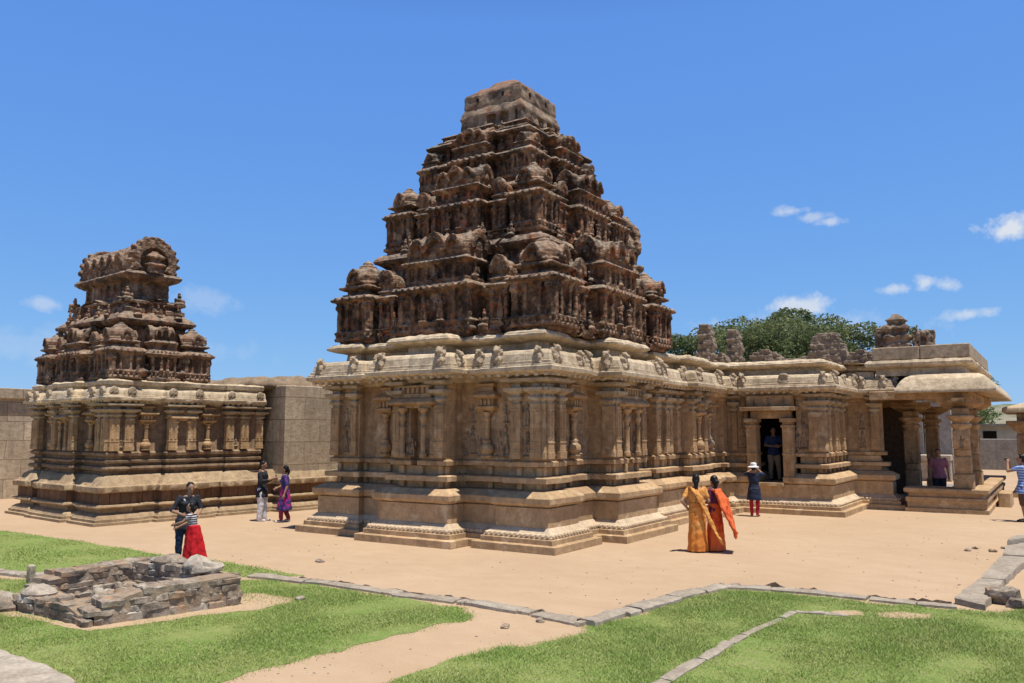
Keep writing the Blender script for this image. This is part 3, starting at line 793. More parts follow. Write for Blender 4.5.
def local(root, c):
    """place children of a storey round its middle: returns f(name, mesh, mat, along, out, z, side, scale)"""
    def f(name, mesh, mat, along, out, z, side, sc_=None, turn=0.0):
        a = side * math.pi / 2; ca, sa = math.cos(a), math.sin(a)
        x, y = along * ca + out * sa, along * sa - out * ca
        return link(name, mesh, mat, root, (c[0] + x, c[1] + y, z), a + turn, sc_)
    return f
LAY = [(.19, .215, -.12), (.215, .30, -.02), (.30, .335, -.16), (.335, .665, .16), (.665, .70, -.16), (.70, .785, -.02), (.785, .81, -.12)]
LAYb = [(.30, .33, -.06), (.33, .67, .14), (.67, .70, -.06)]
tw = M['tower']; C0 = (TC[0] - TO.x, TC[1] - TO.y)
# first storey
K1 = [kuta_mesh(.57, 1.02, seed=i) for i in range(2)]; SA1 = sala_mesh(1.12, .55, 1.02, .52, .64, seed=4); PJ1 = [panjara_tower(.27, .98, .42, seed=i + 6) for i in range(2)]
t1 = link('tower_storey', tier_wall('tower_storey', [
    (3.10, 3.10, LAY, [(.10, 4.55), (.03, 4.58), (0, 4.62), (0, 4.70), (.06, 4.72), (.08, 4.76), (.08, 4.80), (.02, 4.82), (.02, 4.87), (.10, 4.89), (.26, 4.90)]),
    (2.74, 2.74, LAYb, [(.02, 4.86), (.02, 5.44), (-.04, 5.48), (-.12, 5.54), (-.20, 5.60), (-.22, 5.66), (-.14, 5.74), (-.02, 5.80), (.10, 5.82), (.14, 5.84)]),
    (2.40, 2.40, LAYb, [(-.02, 5.80), (-.02, 5.92), (.06, 5.94), (.06, 6.16), (.0, 6.2), (-.07, 6.24), (-.07, 6.29), (.02, 6.33), (.1, 6.35), (.1, 6.62), (.05, 6.66)])], 11, C0,
    [(2.70, 2.70, 4.9, 5.5, 17, .05), (2.33, 2.33, 5.92, 6.22, 19, .045), (2.29, 2.29, 6.33, 6.66, 14, .05)]), tw, T)
f = local(t1, C0)
for side in range(4):
    f('corner_turret', K1[side % 2], tw, 2.64, 2.64, 4.66, side)
    f('oblong_turret', SA1, tw, 0, 2.74, 4.68, side)
    for q in (-1, 1):
        f('slim_turret', PJ1[(q + 1) // 2], tw, q * 1.66, 2.76, 4.68, side)
        f('tower_statue', STAT[(side + q) % 2], tw, q * 2.03, 2.74, 4.90, side, 1.05)
        f('tower_statue', STAT[2], tw, q * 1.30, 3.04, 4.68, side, .9)
        f('tower_statue', STAT[2], tw, q * .9, 2.85, 5.86, side, 1.0)
        f('tower_statue', STAT[2], tw, q * 2.1, 2.5, 5.82, side, .95)
        f('tower_statue', STAT[(side) % 2], tw, q * 1.45, 2.5, 5.84, side, .8)
# second storey
K2 = [kuta_mesh(.44, .88, seed=i + 20) for i in range(2)]; SA2 = sala_mesh(.78, .45, .82, .34, .50, seed=24); PJ2 = panjara_tower(.22, .80, .34, seed=26)
t2 = link('tower_storey', tier_wall('tower_storey', [
    (2.40, 2.40, LAY, [(.10, 6.55), (.04, 6.60), (-.04, 6.64), (-.12, 6.68), (-.15, 6.74), (-.10, 6.82), (-.0, 6.90), (.08, 6.93), (.10, 6.94), (.10, 7.0), (.03, 7.02), (.03, 7.09), (.12, 7.11), (.24, 7.12)]),
    (1.98, 1.98, LAYb, [(.02, 7.08), (.02, 7.64), (-.05, 7.70), (-.14, 7.76), (-.16, 7.82), (-.08, 7.90), (.04, 7.94), (.12, 7.96)]),
    (1.66, 1.66, LAYb, [(.0, 7.92), (0, 8.02), (.07, 8.04), (.07, 8.28), (.0, 8.34)])], 22, C0, [(1.95, 1.95, 7.12, 7.68, 13, .045), (1.58, 1.58, 8.03, 8.32, 12, .045)]), tw, T)
f = local(t2, C0)
for side in range(4):
    f('corner_turret', K2[side % 2], tw, 1.91, 1.91, 7.0, side)
    f('oblong_turret', SA2, tw, 0, 2.05, 7.0, side)
    for q in (-1, 1):
        f('slim_turret', PJ2, tw, q * 1.15, 2.06, 7.02, side)
        f('tower_statue', STAT[(side + q) % 2], tw, q * 1.42, 2.0, 7.14, side, .85)
        f('tower_statue', STAT[2], tw, q * .75, 2.36, 6.94, side, .8); f('tower_statue', STAT[2], tw, q * 1.6, 2.4, 6.86, side, .75)
        f('tower_statue', STAT[2], tw, q * .95, 1.85, 7.96, side, .8)
# third storey
K3 = kuta_mesh(.31, .62, seed=30); SA3 = sala_mesh(.56, .36, .60, .24, .42, seed=31)
t3 = link('tower_storey', tier_wall('tower_storey', [
    (1.76, 1.76, LAYb, [(.1, 8.22), (.02, 8.27), (-.06, 8.31), (-.08, 8.36), (-.02, 8.44), (.08, 8.50), (.10, 8.56), (.04, 8.58), (.04, 8.64), (.2, 8.66)]),
    (1.52, 1.52, LAYb, [(.02, 8.6), (.02, 9.02), (-.06, 9.10), (-.17, 9.16), (-.19, 9.22), (-.1, 9.30), (.0, 9.34), (.08, 9.36)]),
    (1.44, 1.44, LAYb, [(-.04, 9.3), (-.04, 9.42), (.04, 9.44), (.04, 9.66), (-.04, 9.70), (-.16, 9.76), (-.18, 9.82), (-.08, 9.9), (.06, 9.95)]),
    (1.36, 1.36, LAYb, [(-.02, 9.88), (-.05, 9.98), (-.02, 10.02), (.06, 10.04), (.06, 10.1), (.02, 10.14), (.1, 10.2), (.25, 10.24)])], 33, C0,
    [(1.50, 1.50, 8.66, 9.08, 9, .05), (1.42, 1.42, 9.42, 9.72, 10, .05)]), tw, T)
f = local(t3, C0)
for side in range(4):
    f('corner_turret', K3, tw, 1.44, 1.44, 8.54, side); f('oblong_turret', SA3, tw, 0, 1.54, 8.54, side)
    for q in (-1, 1):
        f('tower_statue', STAT[(side + q) % 2], tw, q * .84, 1.56, 8.62, side, .8)
        f('tower_statue', STAT[2], tw, q * .7, 1.46, 9.34, side, .75); f('tower_statue', STAT[2], tw, q * 1.2, 1.4, 9.34, side, .7); f('tower_statue', STAT[2], tw, q * .6, 1.32, 9.9, side, .65); f('tower_statue', STAT[2], tw, q * 1.12, 1.22, 9.9, side, .6)
    f('tower_statue', STAT[1], tw, 0, 1.60, 9.56, side, .8)
# broken core on top
s = MB()
s.rect(1.02, 1.02, [(0, 10.1), (0, 10.36), (.04, 10.42), (.16, 10.46)]); s.rect(.80, .80, [(0, 10.4), (0.0, 10.86)])
for f_ in range(4):
    c_, s_ = round(math.cos(f_ * math.pi / 2)), round(math.sin(f_ * math.pi / 2))
    for u, wd_ in ((-.42, .30), (.22, .08), (.66, .1), (.9, .07)):
        q = [(u - wd_, -.97), (u + wd_, -.97), (u + wd_, -.6), (u - wd_, -.6)]
        q = [(x * c_ - y * s_, x * s_ + y * c_) for x, y in q]
        s.loft([[(x, y, 10.4) for x, y in q], [(x, y, 10.9) for x, y in q]])
s.rect(.99, .99, [(.0, 10.84), (0, 10.92), (.06, 11.05), (.12, 11.16), (.13, 11.18)])
s.rect(.90, .90, [(.02, 11.1), (0, 11.2), (0.01, 11.5), (.05, 11.56)])
top = link('tower_top', s.eroded('tower_top', .024, .03, 3.0, 3, 0), M['tower_top'], T, (C0[0], C0[1], -.2))
s = MB(); s.rect(.87, .87, [(0, 11.48), (.03, 11.58), (.25, 11.74), (.5, 11.92), (.66, 12.05), (.80, 12.1)])
link('brick_cap', s.eroded('brick_cap', .03, .035, 4, 5, 0), M['tower_cap'], top)
s = MB(); s.box(-.028, .028, -.04, .04, -.05, .05); HOLE = s.mesh('scaffold_hole')  # solid box, its black colour stands in for the hole's shade
for f_ in range(4):
    c_, s_ = math.cos(f_ * math.pi / 2), math.sin(f_ * math.pi / 2)
    for u, zz in ((-.45, 11.35), (.35, 11.36)): link('scaffold_hole', HOLE, M['dark'], top, (u * c_ + .885 * s_, u * s_ - .885 * c_, zz))
# the vaulted gable that leans out of the tower over the hall
s = MB(); s.rect(.85, .6, [(0, 0), (0, 1.25), (-.1, 1.3), (-.1, 1.42), (.05, 1.5)]); s.barrel((0, 0, 1.5), 1.3, .78, 1.15, 'y')
s.arch((0, -.62, 2.05), .84, .2, .55, 'y', 16); s.ell((0, -.6, 2.0), (.4, .1, .42), 10, 8)
for q in (-.55, .55): figure_raw(s, q, -.62, .1, 1.5, 0)
link('gable_vault', s.eroded('gable_vault', .032, .06, 3, 9), tw, T, (C0[0] + 1.0, C0[1] + 3.6, 5.75), R(150), (1.0, 1.0, 1.0))

# ------------------------------------------------------------------ porch at the end of the temple
px0, px1, py0, py1 = 4.3, 6.55, 13.8, 23.6
def porch_part(name, mesh, mat, x=0., y=0., z=0., rot=0., sc_=None, parent=None): return tp(name, mesh, mat, x, y, z, rot, sc_, parent)
pf = [(0, -.05), (0, .12), (.06, .14), (.06, .30), (.02, .34), (.02, .44), (.10, .47), (.10, .56), (-.02, .60), (-.02, .70), (.0, .72)]
for nm, (x0, x1, y0, y1) in (('porch_platform', (px0 + .02, px1, py0, 15.0)), ('porch_platform', (5.5, px1 - .004, 15.01, py1))):
    porch_part(nm, sweep(nm, [(x0, y0), (x1, y0), (x1, y1), (x0, y1)], pf, seg=.3, amp=.012, seed=8, top=True), M['plinth'])
s = MB(); s.box(3.35, 5.48, 15.02, 27, -.05, .15); porch_part('porch_floor', s.mesh('porch_floor'), M['slabgrey'])
s = MB(); s.box(6.62, 6.98, 17.0, 18.6, -.02, .46); porch_part('step_block', s.bevel('step_block', .03, .01), M['plinth'])
def porch_pillar(x, y, h, z0):
    s = MB()
    s.rect(.27, .27, [(0, 0), (0, .42), (.02, .44)]); s.rect(.225, .225, [(0, .44), (0, .95), (.03, .98)]); s.oct(.25, [(.92, .98), (.92, 1.18)], n=16, p=4); s.rect(.225, .225, [(.03, 1.18), (0, 1.2), (0, h - .98), (.03, h - .95)])
    o = porch_part('porch_pillar', s.bevel('porch_pillar', .015, .012, 3), M['wall'], x, y, z0)
    s = MB()
    s.oct(.25, [(.9, h - .97), (.9, h - .9), (1.1, h - .86), (1.15, h - .78), (.9, h - .74), (.9, h - .7), (1.2, h - .64), (1.45, h - .58), (1.45, h - .52), (1.0, h - .5)], n=16, p=4)
    s.rect(.22, .22, [(0, h - .52), (0, h - .3)])
    for rt in (0, 1):
        hx, hy = (.62, .17) if rt == 0 else (.17, .62)
        s.rect(hx, hy, [(.40 if rt == 0 else .0, h - .36), (.16 if rt == 0 else .0, h - .26), (0, h - .16), (0, h)] if rt == 0 else [(0, h - .1), (0, h)])
        s.rect(.17, .62, [(0, h - .14), (0, h)])
    link('capital', s.bevel('capital', .012, .006, 4), M['wall'], o)
    for q in range(4):
        r = link('relief_figure', REL[q % 3], M['wall'], o, (math.sin(q * math.pi / 2) * .225, -math.cos(q * math.pi / 2) * .225, 1.22), q * math.pi / 2, .55)
for x, y, z0 in ((5.92, 14.22, .72), (5.98, 16.7, .72), (4.15, 22.9, .15), (4.15, 17.2, .15)):
    porch_pillar(x, y, 3.42 - z0, z0)
s = MB(); s.box(3.4, 6.3, 14.0, 14.45, 3.42, 3.68); s.box(5.72, 6.2, 14.46, 23, 3.42, 3.68); s.box(3.4, 6.3, 14.46, 23.2, 3.69, 3.85)
porch_part('porch_beams', s.bevel('porch_beams', .015, .006), M['wall'])
PP = [(4.2, 13.62), (6.92, 13.62), (6.92, 23.9), (4.2, 23.9)]
PP2 = [(2.7, 13.62), (6.92, 13.62), (6.92, 23.9), (2.7, 23.9)]
s = MB(); s.box(2.5, 3.95, 19.5, 20.2, 0, 3.68); s.box(2.5, 3.4, 14.7, 23.5, 3.69, 3.9); porch_part('porch_wall', s.bevel('porch_wall', .02, .01), M['wall'])
s = MB(); s.box(2.75, 3.9, 19.40, 19.49, .16, 3.3); porch_part('porch_shade_panel', s.bevel('porch_shade_panel', .01), M['bark'])  # added dark panel, its colour stands in for shade on the wall behind
pe = [(.62, 3.70), (.50, 3.68), (.05, 3.60), (0, 3.605), (-.01, 3.66), (.005, 3.70), (.05, 3.78), (.10, 3.88), (.18, 3.99), (.29, 4.09), (.43, 4.16), (.62, 4.19), (1.0, 4.20)]
porch_part('porch_eave', sweep('porch_eave', PP, pe, seg=.35, amp=.012, seed=21, ang=50), M['eave'])
pp2 = [(.85, 4.18), (.86, 4.42), (.70, 4.44), (.6, 4.48), (.58, 4.58), (.64, 4.66), (.8, 4.69), (1.2, 4.70)]
porch_part('parapet', sweep('parapet', PP2, pp2, seg=.12, amp=.03, freq=4, seed=22, top=True, ang=28), M['eave'])
s = MB(); s.box(3.5, 4.88, 14.3, 22, 4.69, 5.10); s.box(4.89, 6.28, 14.3, 22, 4.69, 5.11)
porch_part('roof_slabs', s.bevel('roof_slabs', .025, .012, 6), M['carving'])
# remains of a brick finial on the slabs
s = MB()
s.rect(.42, .42, [(0, 0), (0, .16), (.06, .2), (.06, .32), (-.02, .36), (-.02, .44), (.08, .48), (.08, .62), (0, .66), (.02, .74), (.14, .78), (.16, .92), (.10, .96), (.2, 1.04), (.3, 1.16), (.38, 1.2)], (-.05, 0))
s.box(-.75, -.3, -.2, .3, 0, .75); figure_raw(s, .62, -.1, 0, 1.15, 0); figure_raw(s, .95, -.05, 0, .95, 1); s.box(.45, 1.15, .0, .3, 0, .6)
tp('brick_finial', s.eroded('brick_finial', .03, .06, 4, 3), M['tower_top'], 4.18, 15.2, 5.09, 0, (.92, .92, 1.0))

# broken brickwork standing on the hall roof
def ruin_block(prof, depth, seed):
    s = MB(); n = len(prof)
    s.add([(x, -depth / 2, z) for x, z in prof] + [(x, depth / 2, z) for x, z in prof], [tuple(range(n)), tuple(range(2 * n - 1, n - 1, -1))] + [(i, i + n, (i + 1) % n + n, (i + 1) % n) for i in range(n)])
    return s
def hole(px, py, y):
    d = ray(px, py); t = (y - CAM.y) / d.y; p = CAM + d * t; return p.x, p.z
def brick_mass(prof, depth, seed, holes=()):
    """courses of bricks filling an outline (half widths at heights), with broken ends and missing pieces"""
    rg = random.Random(seed); s = MB(); z = 0; top = prof[-1][0]
    while z < top:
        h = rg.uniform(.10, .15); l = np.interp(z, [p[0] for p in prof], [p[1] for p in prof]); r = np.interp(z, [p[0] for p in prof], [p[2] for p in prof])
        l += rg.uniform(-.10, .05); r += rg.uniform(-.05, .10); x = l
        while x < r:
            w_ = rg.uniform(.18, .38); x1 = min(x + w_, r)
            if not any(hx0 < (x + x1) / 2 < hx1 and hz0 < z + h / 2 < hz1 for hx0, hx1, hz0, hz1 in holes) and x1 - x > .04:
                dd = depth / 2 * rg.uniform(.82, 1.08); s.box(x, x1 + .01, -dd, depth / 2 * rg.uniform(.85, 1.05), z, z + h + .012)
            x = x1
        s.box(l + .05, max(l + .06, r - .05), -depth * .32, depth * .32, z, z + h + .02)
        z += h
    return s.eroded('ruined_brickwork', .022, .035, 6, seed, 0)
rb1 = brick_mass([(0, -.42, .42), (.5, -.40, .40), (.9, -.34, .36), (1.25, -.30, .30), (1.45, -.18, .22)], .75, 1, [(-.5, -.12, .28, .40), (-.5, -.12, .60, .72), (-.5, -.14, .92, 1.04)])
rb2 = brick_mass([(0, -.8, .8), (.3, -.72, .75), (.55, -.55, .6), (.75, -.3, .3), (.82, -.1, .1)], .8, 2)
rb3 = brick_mass([(0, -1.15, 1.2), (.35, -1.0, 1.1), (.6, -.72, .95), (.9, -.52, .72), (1.2, -.46, .55), (1.4, -.42, .5), (1.5, -.1, .45)], .7, 3, [(-.45, -.30, .38, .55), (.42, .6, .38, .55)])
rb4 = brick_mass([(0, -2.1, 2.1), (.2, -2.0, 2.0), (.35, -1.3, 1.2), (.45, -.3, .5)], .5, 4)
for px, py, y, mesh, k, rt in ((707, 361, 13.5, rb1, (.66, .85, .96), 10), (735, 360, 15.0, rb1, (.64, .85, .92), 10), (722, 362, 14.0, rb2, (.35, .5, .6), 5), (766, 360, 16, rb2, .85, 10), (826, 358, 17, rb3, .86, 4), (800, 361, 17.5, rb4, 1.0, 0), (862, 359, 16.5, rb2, .7, 0), (845, 359, 17.8, rb4, .8, 0)):
    x, z = hole(px, py, y)
    tp('ruined_brickwork', mesh, M['ruinbrick'], x, y, 4.62, R(rt), k)

# ------------------------------------------------------------------ the small shrine on the left
SR = R(-6)
S = thing('shrine', 'smaller stone shrine with a vaulted reddish tower, left of the big temple', 'shrine', (-12.27, -2.23, 0), SR)
def sp(name, mesh, mat, x=0., y=0., z=0., rot=0., sc_=None, parent=None): return link(name, mesh, mat, parent or S, (x, y, z), rot, sc_)
SP = [(-5.82, 0), (-4.3, 0), (-4.3, .12), (-4.1, .12), (-4.1, -.1), (-1.75, -.1), (-1.75, .12), (-1.55, .12), (-1.55, 0), (0, 0), (0, 1.45), (-.1, 1.45), (-.1, 1.6), (.12, 1.6), (.12, 3.35), (-.1, 3.35), (-.1, 3.5), (0, 3.5), (0, 5.15),
      (-.1, 5.15), (-.1, 5.35), (.38, 5.35), (.38, 22), (-6.3, 22), (-6.3, 5.35), (-5.82, 5.35)]
pl = [(0, -.05), (0, .07), (.07, .08), (.07, .15), (.1, .16), (.13, .22), (.22, .28), (.30, .30), (.30, .40), (.16, .42), (.12, .46), (.14, .50), (.24, .52)]
sp('plinth', sweep('plinth', SP, pl, seg=.3, amp=.012, seed=31, ang=30), M['shrine_plinth'])
sp('frieze', sweep('frieze', SP, [(.24, .51), (.24, .83)], seg=.3, amp=.008, seed=32), M['shrine_frieze'])
pm = [(.24, .82), (.14, .825), (.12, .85), (.125, .97), (.15, .99), (.22, 1.01), (.25, 1.06), (.30, 1.10), (.34, 1.18), (.42, 1.24), (.44, 1.26)]
sp('relief_moulding', sweep('relief_moulding', SP, pm, seg=.08, amp=.022, freq=9, seed=33, ang=40), M['shrine_plinth'])
SW = SP[:19] + [(0, 5.35), (-5.82, 5.35)]
pu = [(.44, 1.22), (.52, 1.28), (.53, 1.35), (.42, 1.38), (.40, 1.43), (.42, 1.48), (.53, 1.50), (.53, 1.56), (.43, 1.58), (.42, 1.64), (.53, 1.68), (.53, 1.74), (.44, 1.77), (.43, 1.84), (.50, 1.88), (.52, 1.92), (.52, 3.05), (.48, 3.1), (.48, 3.18)]
sp('wall', sweep('wall', SW, pu, seg=.3, amp=.008, seed=34, ang=28), M['shrine_wall'])
pe2 = [(.48, 3.16), (.40, 3.2), (.24, 3.25), (.22, 3.27), (.22, 3.33), (.25, 3.34), (.26, 3.39), (.29, 3.40), (.30, 3.5), (.36, 3.57), (.48, 3.6), (.48, 3.66), (.40, 3.68), (.38, 3.78), (.44, 3.82), (.7, 3.84), (1.2, 3.86)]
se_mesh = sweep('eave', SW, pe2, seg=.14, amp=.035, freq=3.0, seed=35, top=True, ang=45)
# toothed edge under the eave, medallions on it
mb = MB()
for i, a, b, L, rt in edges_of(SW, .27):
    if (a.y < 6 and a.x > -5.7) and L > .2:
        k = max(1, int(L / .16)); d = (b - a).normalized()
        for j in range(k):
            p = a.lerp(b, (j + .5) / k); q = p + Vector((-d.y, d.x)) * .12; mb.bar((p.x, p.y, 3.19), (q.x, q.y, 3.21), .075, .07)
sp('eave', merged(se_mesh, mb.mesh('rafter_end')), M['eave'])
s = MB(); s.arch((0, 0, .12), .15, .12, .45, 'y', 10, .5, .3); s.ell((0, -.02, .12), (.07, .05, .08), 6, 5); s.box(-.17, .17, -.03, .08, -.05, .03)
ARCHL = s.eroded('eave_medallion', .018, .02, 7, 2)
for i, a, b, L, rt in edges_of(SW, .28):
    if (a.y < 5.2 and b.x > -5.7 or b.y < 5.2 and b.x > -5) and L > .8:
        d = (b - a).normalized(); k = max(2, int(L / .68))
        for j in range(k):
            p = a + d * (.2 + (L - .4) * j / (k - 1)); sp('eave_medallion', ARCHL, M['carving'], p.x, p.y, 3.38, rt, .8)
def sq_(seq, y): return [(k, s_, y, 0.0) for k, s_ in seq]
def ss_(seq, x): return [(k, x, s_, R(90)) for k, s_ in seq]
pls = sq_([('P', -5.18), ('P', -4.92)], .52) + sq_([('j', -4.2)], .64) + sq_([('P', -3.48), ('P', -2.36), ('n', -2.92), ('r', -3.3), ('r', -2.55)], .42) + sq_([('j', -1.72)], .64) + sq_([('P', -.95), ('P', -.62)], .52) \
    + ss_([('P', .62), ('P', 1.02), ('r', .84)], -.52) + ss_([('j', 1.55)], -.62) + ss_([('P', 2.2), ('P', 2.76), ('n', 2.48)], -.40) + ss_([('j', 3.4)], -.62) + ss_([('P', 4.05), ('P', 4.55), ('r', 4.3)], -.52) + ss_([('P', 5.1)], -.6)
for kind, x, y, rt in pls:
    k = .745
    if kind == 'P': pilaster(x, y, rt, False, 1.9, S, M['shrine_wall'], k)
    elif kind == 'n': link('niche', NICHE, M['shrine_wall'], S, (x, y, 1.9), rt, (.62, .7, k))
    elif kind == 'j': link('wall_turret', PANJ, M['shrine_wall'], S, (x, y, 1.9), rt, (.9, .8, k))
    else: relief(x, y, 2.0, rt, 0, .6, M['shrine_wall'], S)
# hall of plain ashlar behind it
BW = [(-6.0, 5.65), (.02, 5.65), (.02, 22), (-6.0, 22)]
sp('hall_wall', sweep('hall_wall', BW, [(0, 1.0), (.0, 3.84), (.03, 3.86), (.9, 3.87)], seg=.4, amp=.02, freq=1.0, seed=36, top=True, ang=30), M['ashlar'])
s = MB()
rings = []
for k in range(9):
    t = k / 8; zz = math.sin(t * math.pi / 2) * .42; ins = (1 - math.cos(t * math.pi / 2)) * 1.6
    a0, a1, b0, b1 = -5.7 + ins, -.45 - ins, 4.9 + ins, 13 - ins
    n = 12; rg = [(a0 + (a1 - a0) * i / n, b0) for i in range(n)] + [(a1, b0 + (b1 - b0) * i / n) for i in range(n)] + [(a1 + (a0 - a1) * i / n, b1) for i in range(n)] + [(a0, b1 + (b0 - b1) * i / n) for i in range(n)]
    rings.append([(x, y, 3.80 + zz) for x, y in rg])
s.loft(rings)
sp('lime_roof', s.eroded('lime_roof', .09, .14, 1.2, 5, 1), stone('lime_roof', (.33, .25, .17), (.24, .165, .105), (.1, .075, .05), bump=.9, spot=.6))
# shrine tower: oblong in plan
st_ = M['shrine_tower']; SC = (-3.0, 1.97)
LAY2 = [(.19, .215, -.10), (.215, .30, -.02), (.30, .335, -.12), (.335, .665, .10), (.665, .70, -.12), (.70, .785, -.02), (.785, .81, -.10)]
LAY3 = [(.26, .31, -.10), (.31, .69, .10), (.69, .74, -.10)]
KS = kuta_mesh(.44, .74, seed=40); SS = sala_mesh(.66, .38, .74, .18, .42, seed=41); PS = panjara_tower(.23, .74, .30, seed=42)
def obl(hx, hy, c):
    pts = bays(hx, hy, [], c)
    return pts
u1 = link('tower_storey', sweep('tower_storey', bays(2.36, 1.42, LAYb, SC), [(.06, 3.80), (0, 3.84), (0, 3.9), (.08, 3.93), (.08, 3.98), (.2, 4.0), (.22, 4.4), (.12, 4.47), (-.02, 4.54), (-.06, 4.58), (.02, 4.66), (.2, 4.72), (.34, 4.76), (.36, 5.2), (.26, 5.3)], .09, .06, .028, 4.5, 51, ang=35), st_, S)
def at2(root, name, mesh, x, y, z, side, k=None): return link(name, mesh, st_, root, (SC[0] + x, SC[1] + y, z), side * math.pi / 2, k)
for sx in (-1, 1):
    for sy in (-1, 1):
        at2(u1, 'corner_turret', KS, sx * 1.98, sy * 1.05, 3.86, 0 if sy < 0 else 2)
for sd, sy in ((0, -1), (2, 1)):
    at2(u1, 'oblong_turret', SS, 0, sy * 1.16, 3.86, sd)
    for q in (-1, 1):
        at2(u1, 'slim_turret', PS, q * 1.10, sy * 1.17, 3.87, sd); at2(u1, 'tower_statue', STAT[0], q * 1.42, sy * 1.3, 3.95, sd, .9); at2(u1, 'tower_statue', STAT[1], q * .80, sy * 1.3, 3.95, sd, .9)
for sd, sx in ((1, 1), (3, -1)):
    at2(u1, 'oblong_turret', SS, sx * 2.12, 0, 3.86, sd, (.62, .9, 1.0))
    for q in (-1, 1): at2(u1, 'tower_statue', STAT[2], sx * 2.3, q * .55, 3.95, sd, 1.2)
u2 = link('tower_storey', sweep('tower_storey', bays(1.98, 1.05, LAY3, SC), [(.3, 5.1), (.2, 5.22), (.12, 5.3), (.12, 5.4), (.0, 5.46), (-.08, 5.5), (-.1, 5.56), (-.02, 5.66), (.1, 5.74), (.16, 5.8), (.16, 5.92), (.22, 5.96), (.24, 6.04), (.14, 6.08), (.14, 6.14), (.3, 6.18), (.42, 6.2), (.5, 6.24)], .09, .06, .035, 4.5, 52, ang=35), st_, S)
for sx in (-1, 1):
    for sy in (-1, 1): at2(u2, 'tower_statue', STAT[2], sx * 1.68, sy * .78, 6.1, 1 if sx > 0 else 3, (1.1, 1.1, .8))
for q in (-1.25, -.62, 0, .62, 1.25):
    for sd, sy in ((0, -1), (2, 1)): at2(u2, 'tower_statue', STAT[2], q, sy * 1.08, 5.62, sd, .75)
for q in (-.6, 0, .6): at2(u2, 'tower_statue', STAT[2], 1.98, q, 5.62, 1, .8)
s = MB(); s.rect(1.42, .60, [(-.22, 6.1), (-.1, 6.2), (.0, 6.24), (0, 6.3), (.05, 6.32), (.05, 6.72), (0, 6.76)])
for i in range(7):
    for sy in (-1, 1): s.box(-1.29 + .43 * i - .06, -1.29 + .43 * i + .06, sy * .57 - .05, sy * .57 + .05, 6.3, 6.8)
s.rect(1.70, .82, [(.36, 6.70), (.1, 6.80), (0, 6.88), (-.02, 6.94), (.06, 7.02), (.2, 7.06)])
neck = link('tower_neck', s.eroded('tower_neck', .02, .02, 7, 6, 0), st_, S, (SC[0], SC[1], 0))
s = MB(); s.barrel((0, 0, 6.96), 2.95, .74, .98, 'x', 18)
for q in (-1.0, -.5, 0, .5, 1.0):
    for sy in (-1, 1):
        s.arch((q, sy * .72, 7.34), .22, .16, .5, 'y', 10); figure_raw(s, q, sy * .74, 7.2, .45, 0, True)
for q in (-.95, -.5, 0, .5, .95): s.lathe([(.07, 7.88), (.09, 7.93), (.05, 7.98), (.02, 8.02)], (q, 0), 0, 8)
for sx in (-1, 1):
    s.arch((sx * 1.50, 0, 7.34), .70, .30, .60, 'x', 22, .55, .06); s.box(sx * 1.5 - .1, sx * 1.5 + .04, -.5, .5, 7.02, 7.9) if False else None
    for k in range(13):
        a = -.4 + (math.pi + .8) * k / 12; s.ell((sx * 1.56, math.cos(a) * .71, 7.34 + math.sin(a) * .68), (.12, .09, .09), 6, 5)
    s.rect(.16, .2, [(0, 7.0), (0, 7.20), (-.07, 7.22), (-.07, 7.27), (.05, 7.30), (.05, 7.42), (-.05, 7.44), (-.05, 7.49), (.06, 7.58), (.13, 7.66)], (sx * 1.60, 0))
link('vault_roof', s.eroded('vault_roof', .02, .025, 7, 7, 0), st_, S, (SC[0], SC[1], 0))

# ------------------------------------------------------------------ walls and far things
def wallobj(name, label, cat, x0, x1, y0, y1, h, mat, coping=True, rot=0.0, loc=(0, 0, 0), base=0.0):
    t = thing(name, label, cat, loc, rot)
    link('wall', sweep('wall', [(x0, y0), (x1, y0), (x1, y1), (x0, y1)], [(0, base - .05), (0, h - .95), (-.02, h - .93), (-.02, h - .38)] if coping else [(0, base - .05), (0, h), (.1, h + .02)], seg=.8, amp=.03, freq=.8, seed=60, top=not coping), mat, t)
    if coping: link('coping', sweep('coping', [(x0, y0), (x1, y0), (x1, y1), (x0, y1)], [(.02, h - .40), (-.18, h - .36), (-.2, h - .02), (0, h), (.3, h + .01)], seg=.8, amp=.02, freq=.8, seed=61, top=True), M['ashlar'], t)
    return t
wallobj('compound_wall', 'tall tan block wall with a coping, behind the small shrine at far left', 'wall', -.9, 0, -26, 40, 4.0, M['ashlar'], True, R(-6), (-23.6, 1.5, 0))
wallobj('boundary_wall', 'low grey stone wall far off, behind the small roofed pavilion', 'wall', -30, 30, 0, .8, 1.95, M['slabgrey'], False, 0, (5, 47.5, 0))
t = thing('slab_wall', 'tall grey granite slab wall seen between the porch pillars', 'wall', (1.0, 33, 0))
for i in range(5): link('slab', (lambda q: (q.box(-.62, .62, -.2, .2, 0, 4.3), q.bevel('slab', .03, .02, i))[-1])(MB()), M['slabgrey'], t, (i * 1.3 - 2.9, 0, 0))
s = MB(); s.box(-3, 2.9, -1.4, -.9, 0, 1.0); s.box(-3, 2.95, -1.6, -.8, 1.0, 1.3); link('ledge', s.bevel('ledge', .04, .03, 2), M['rockpale'], t)
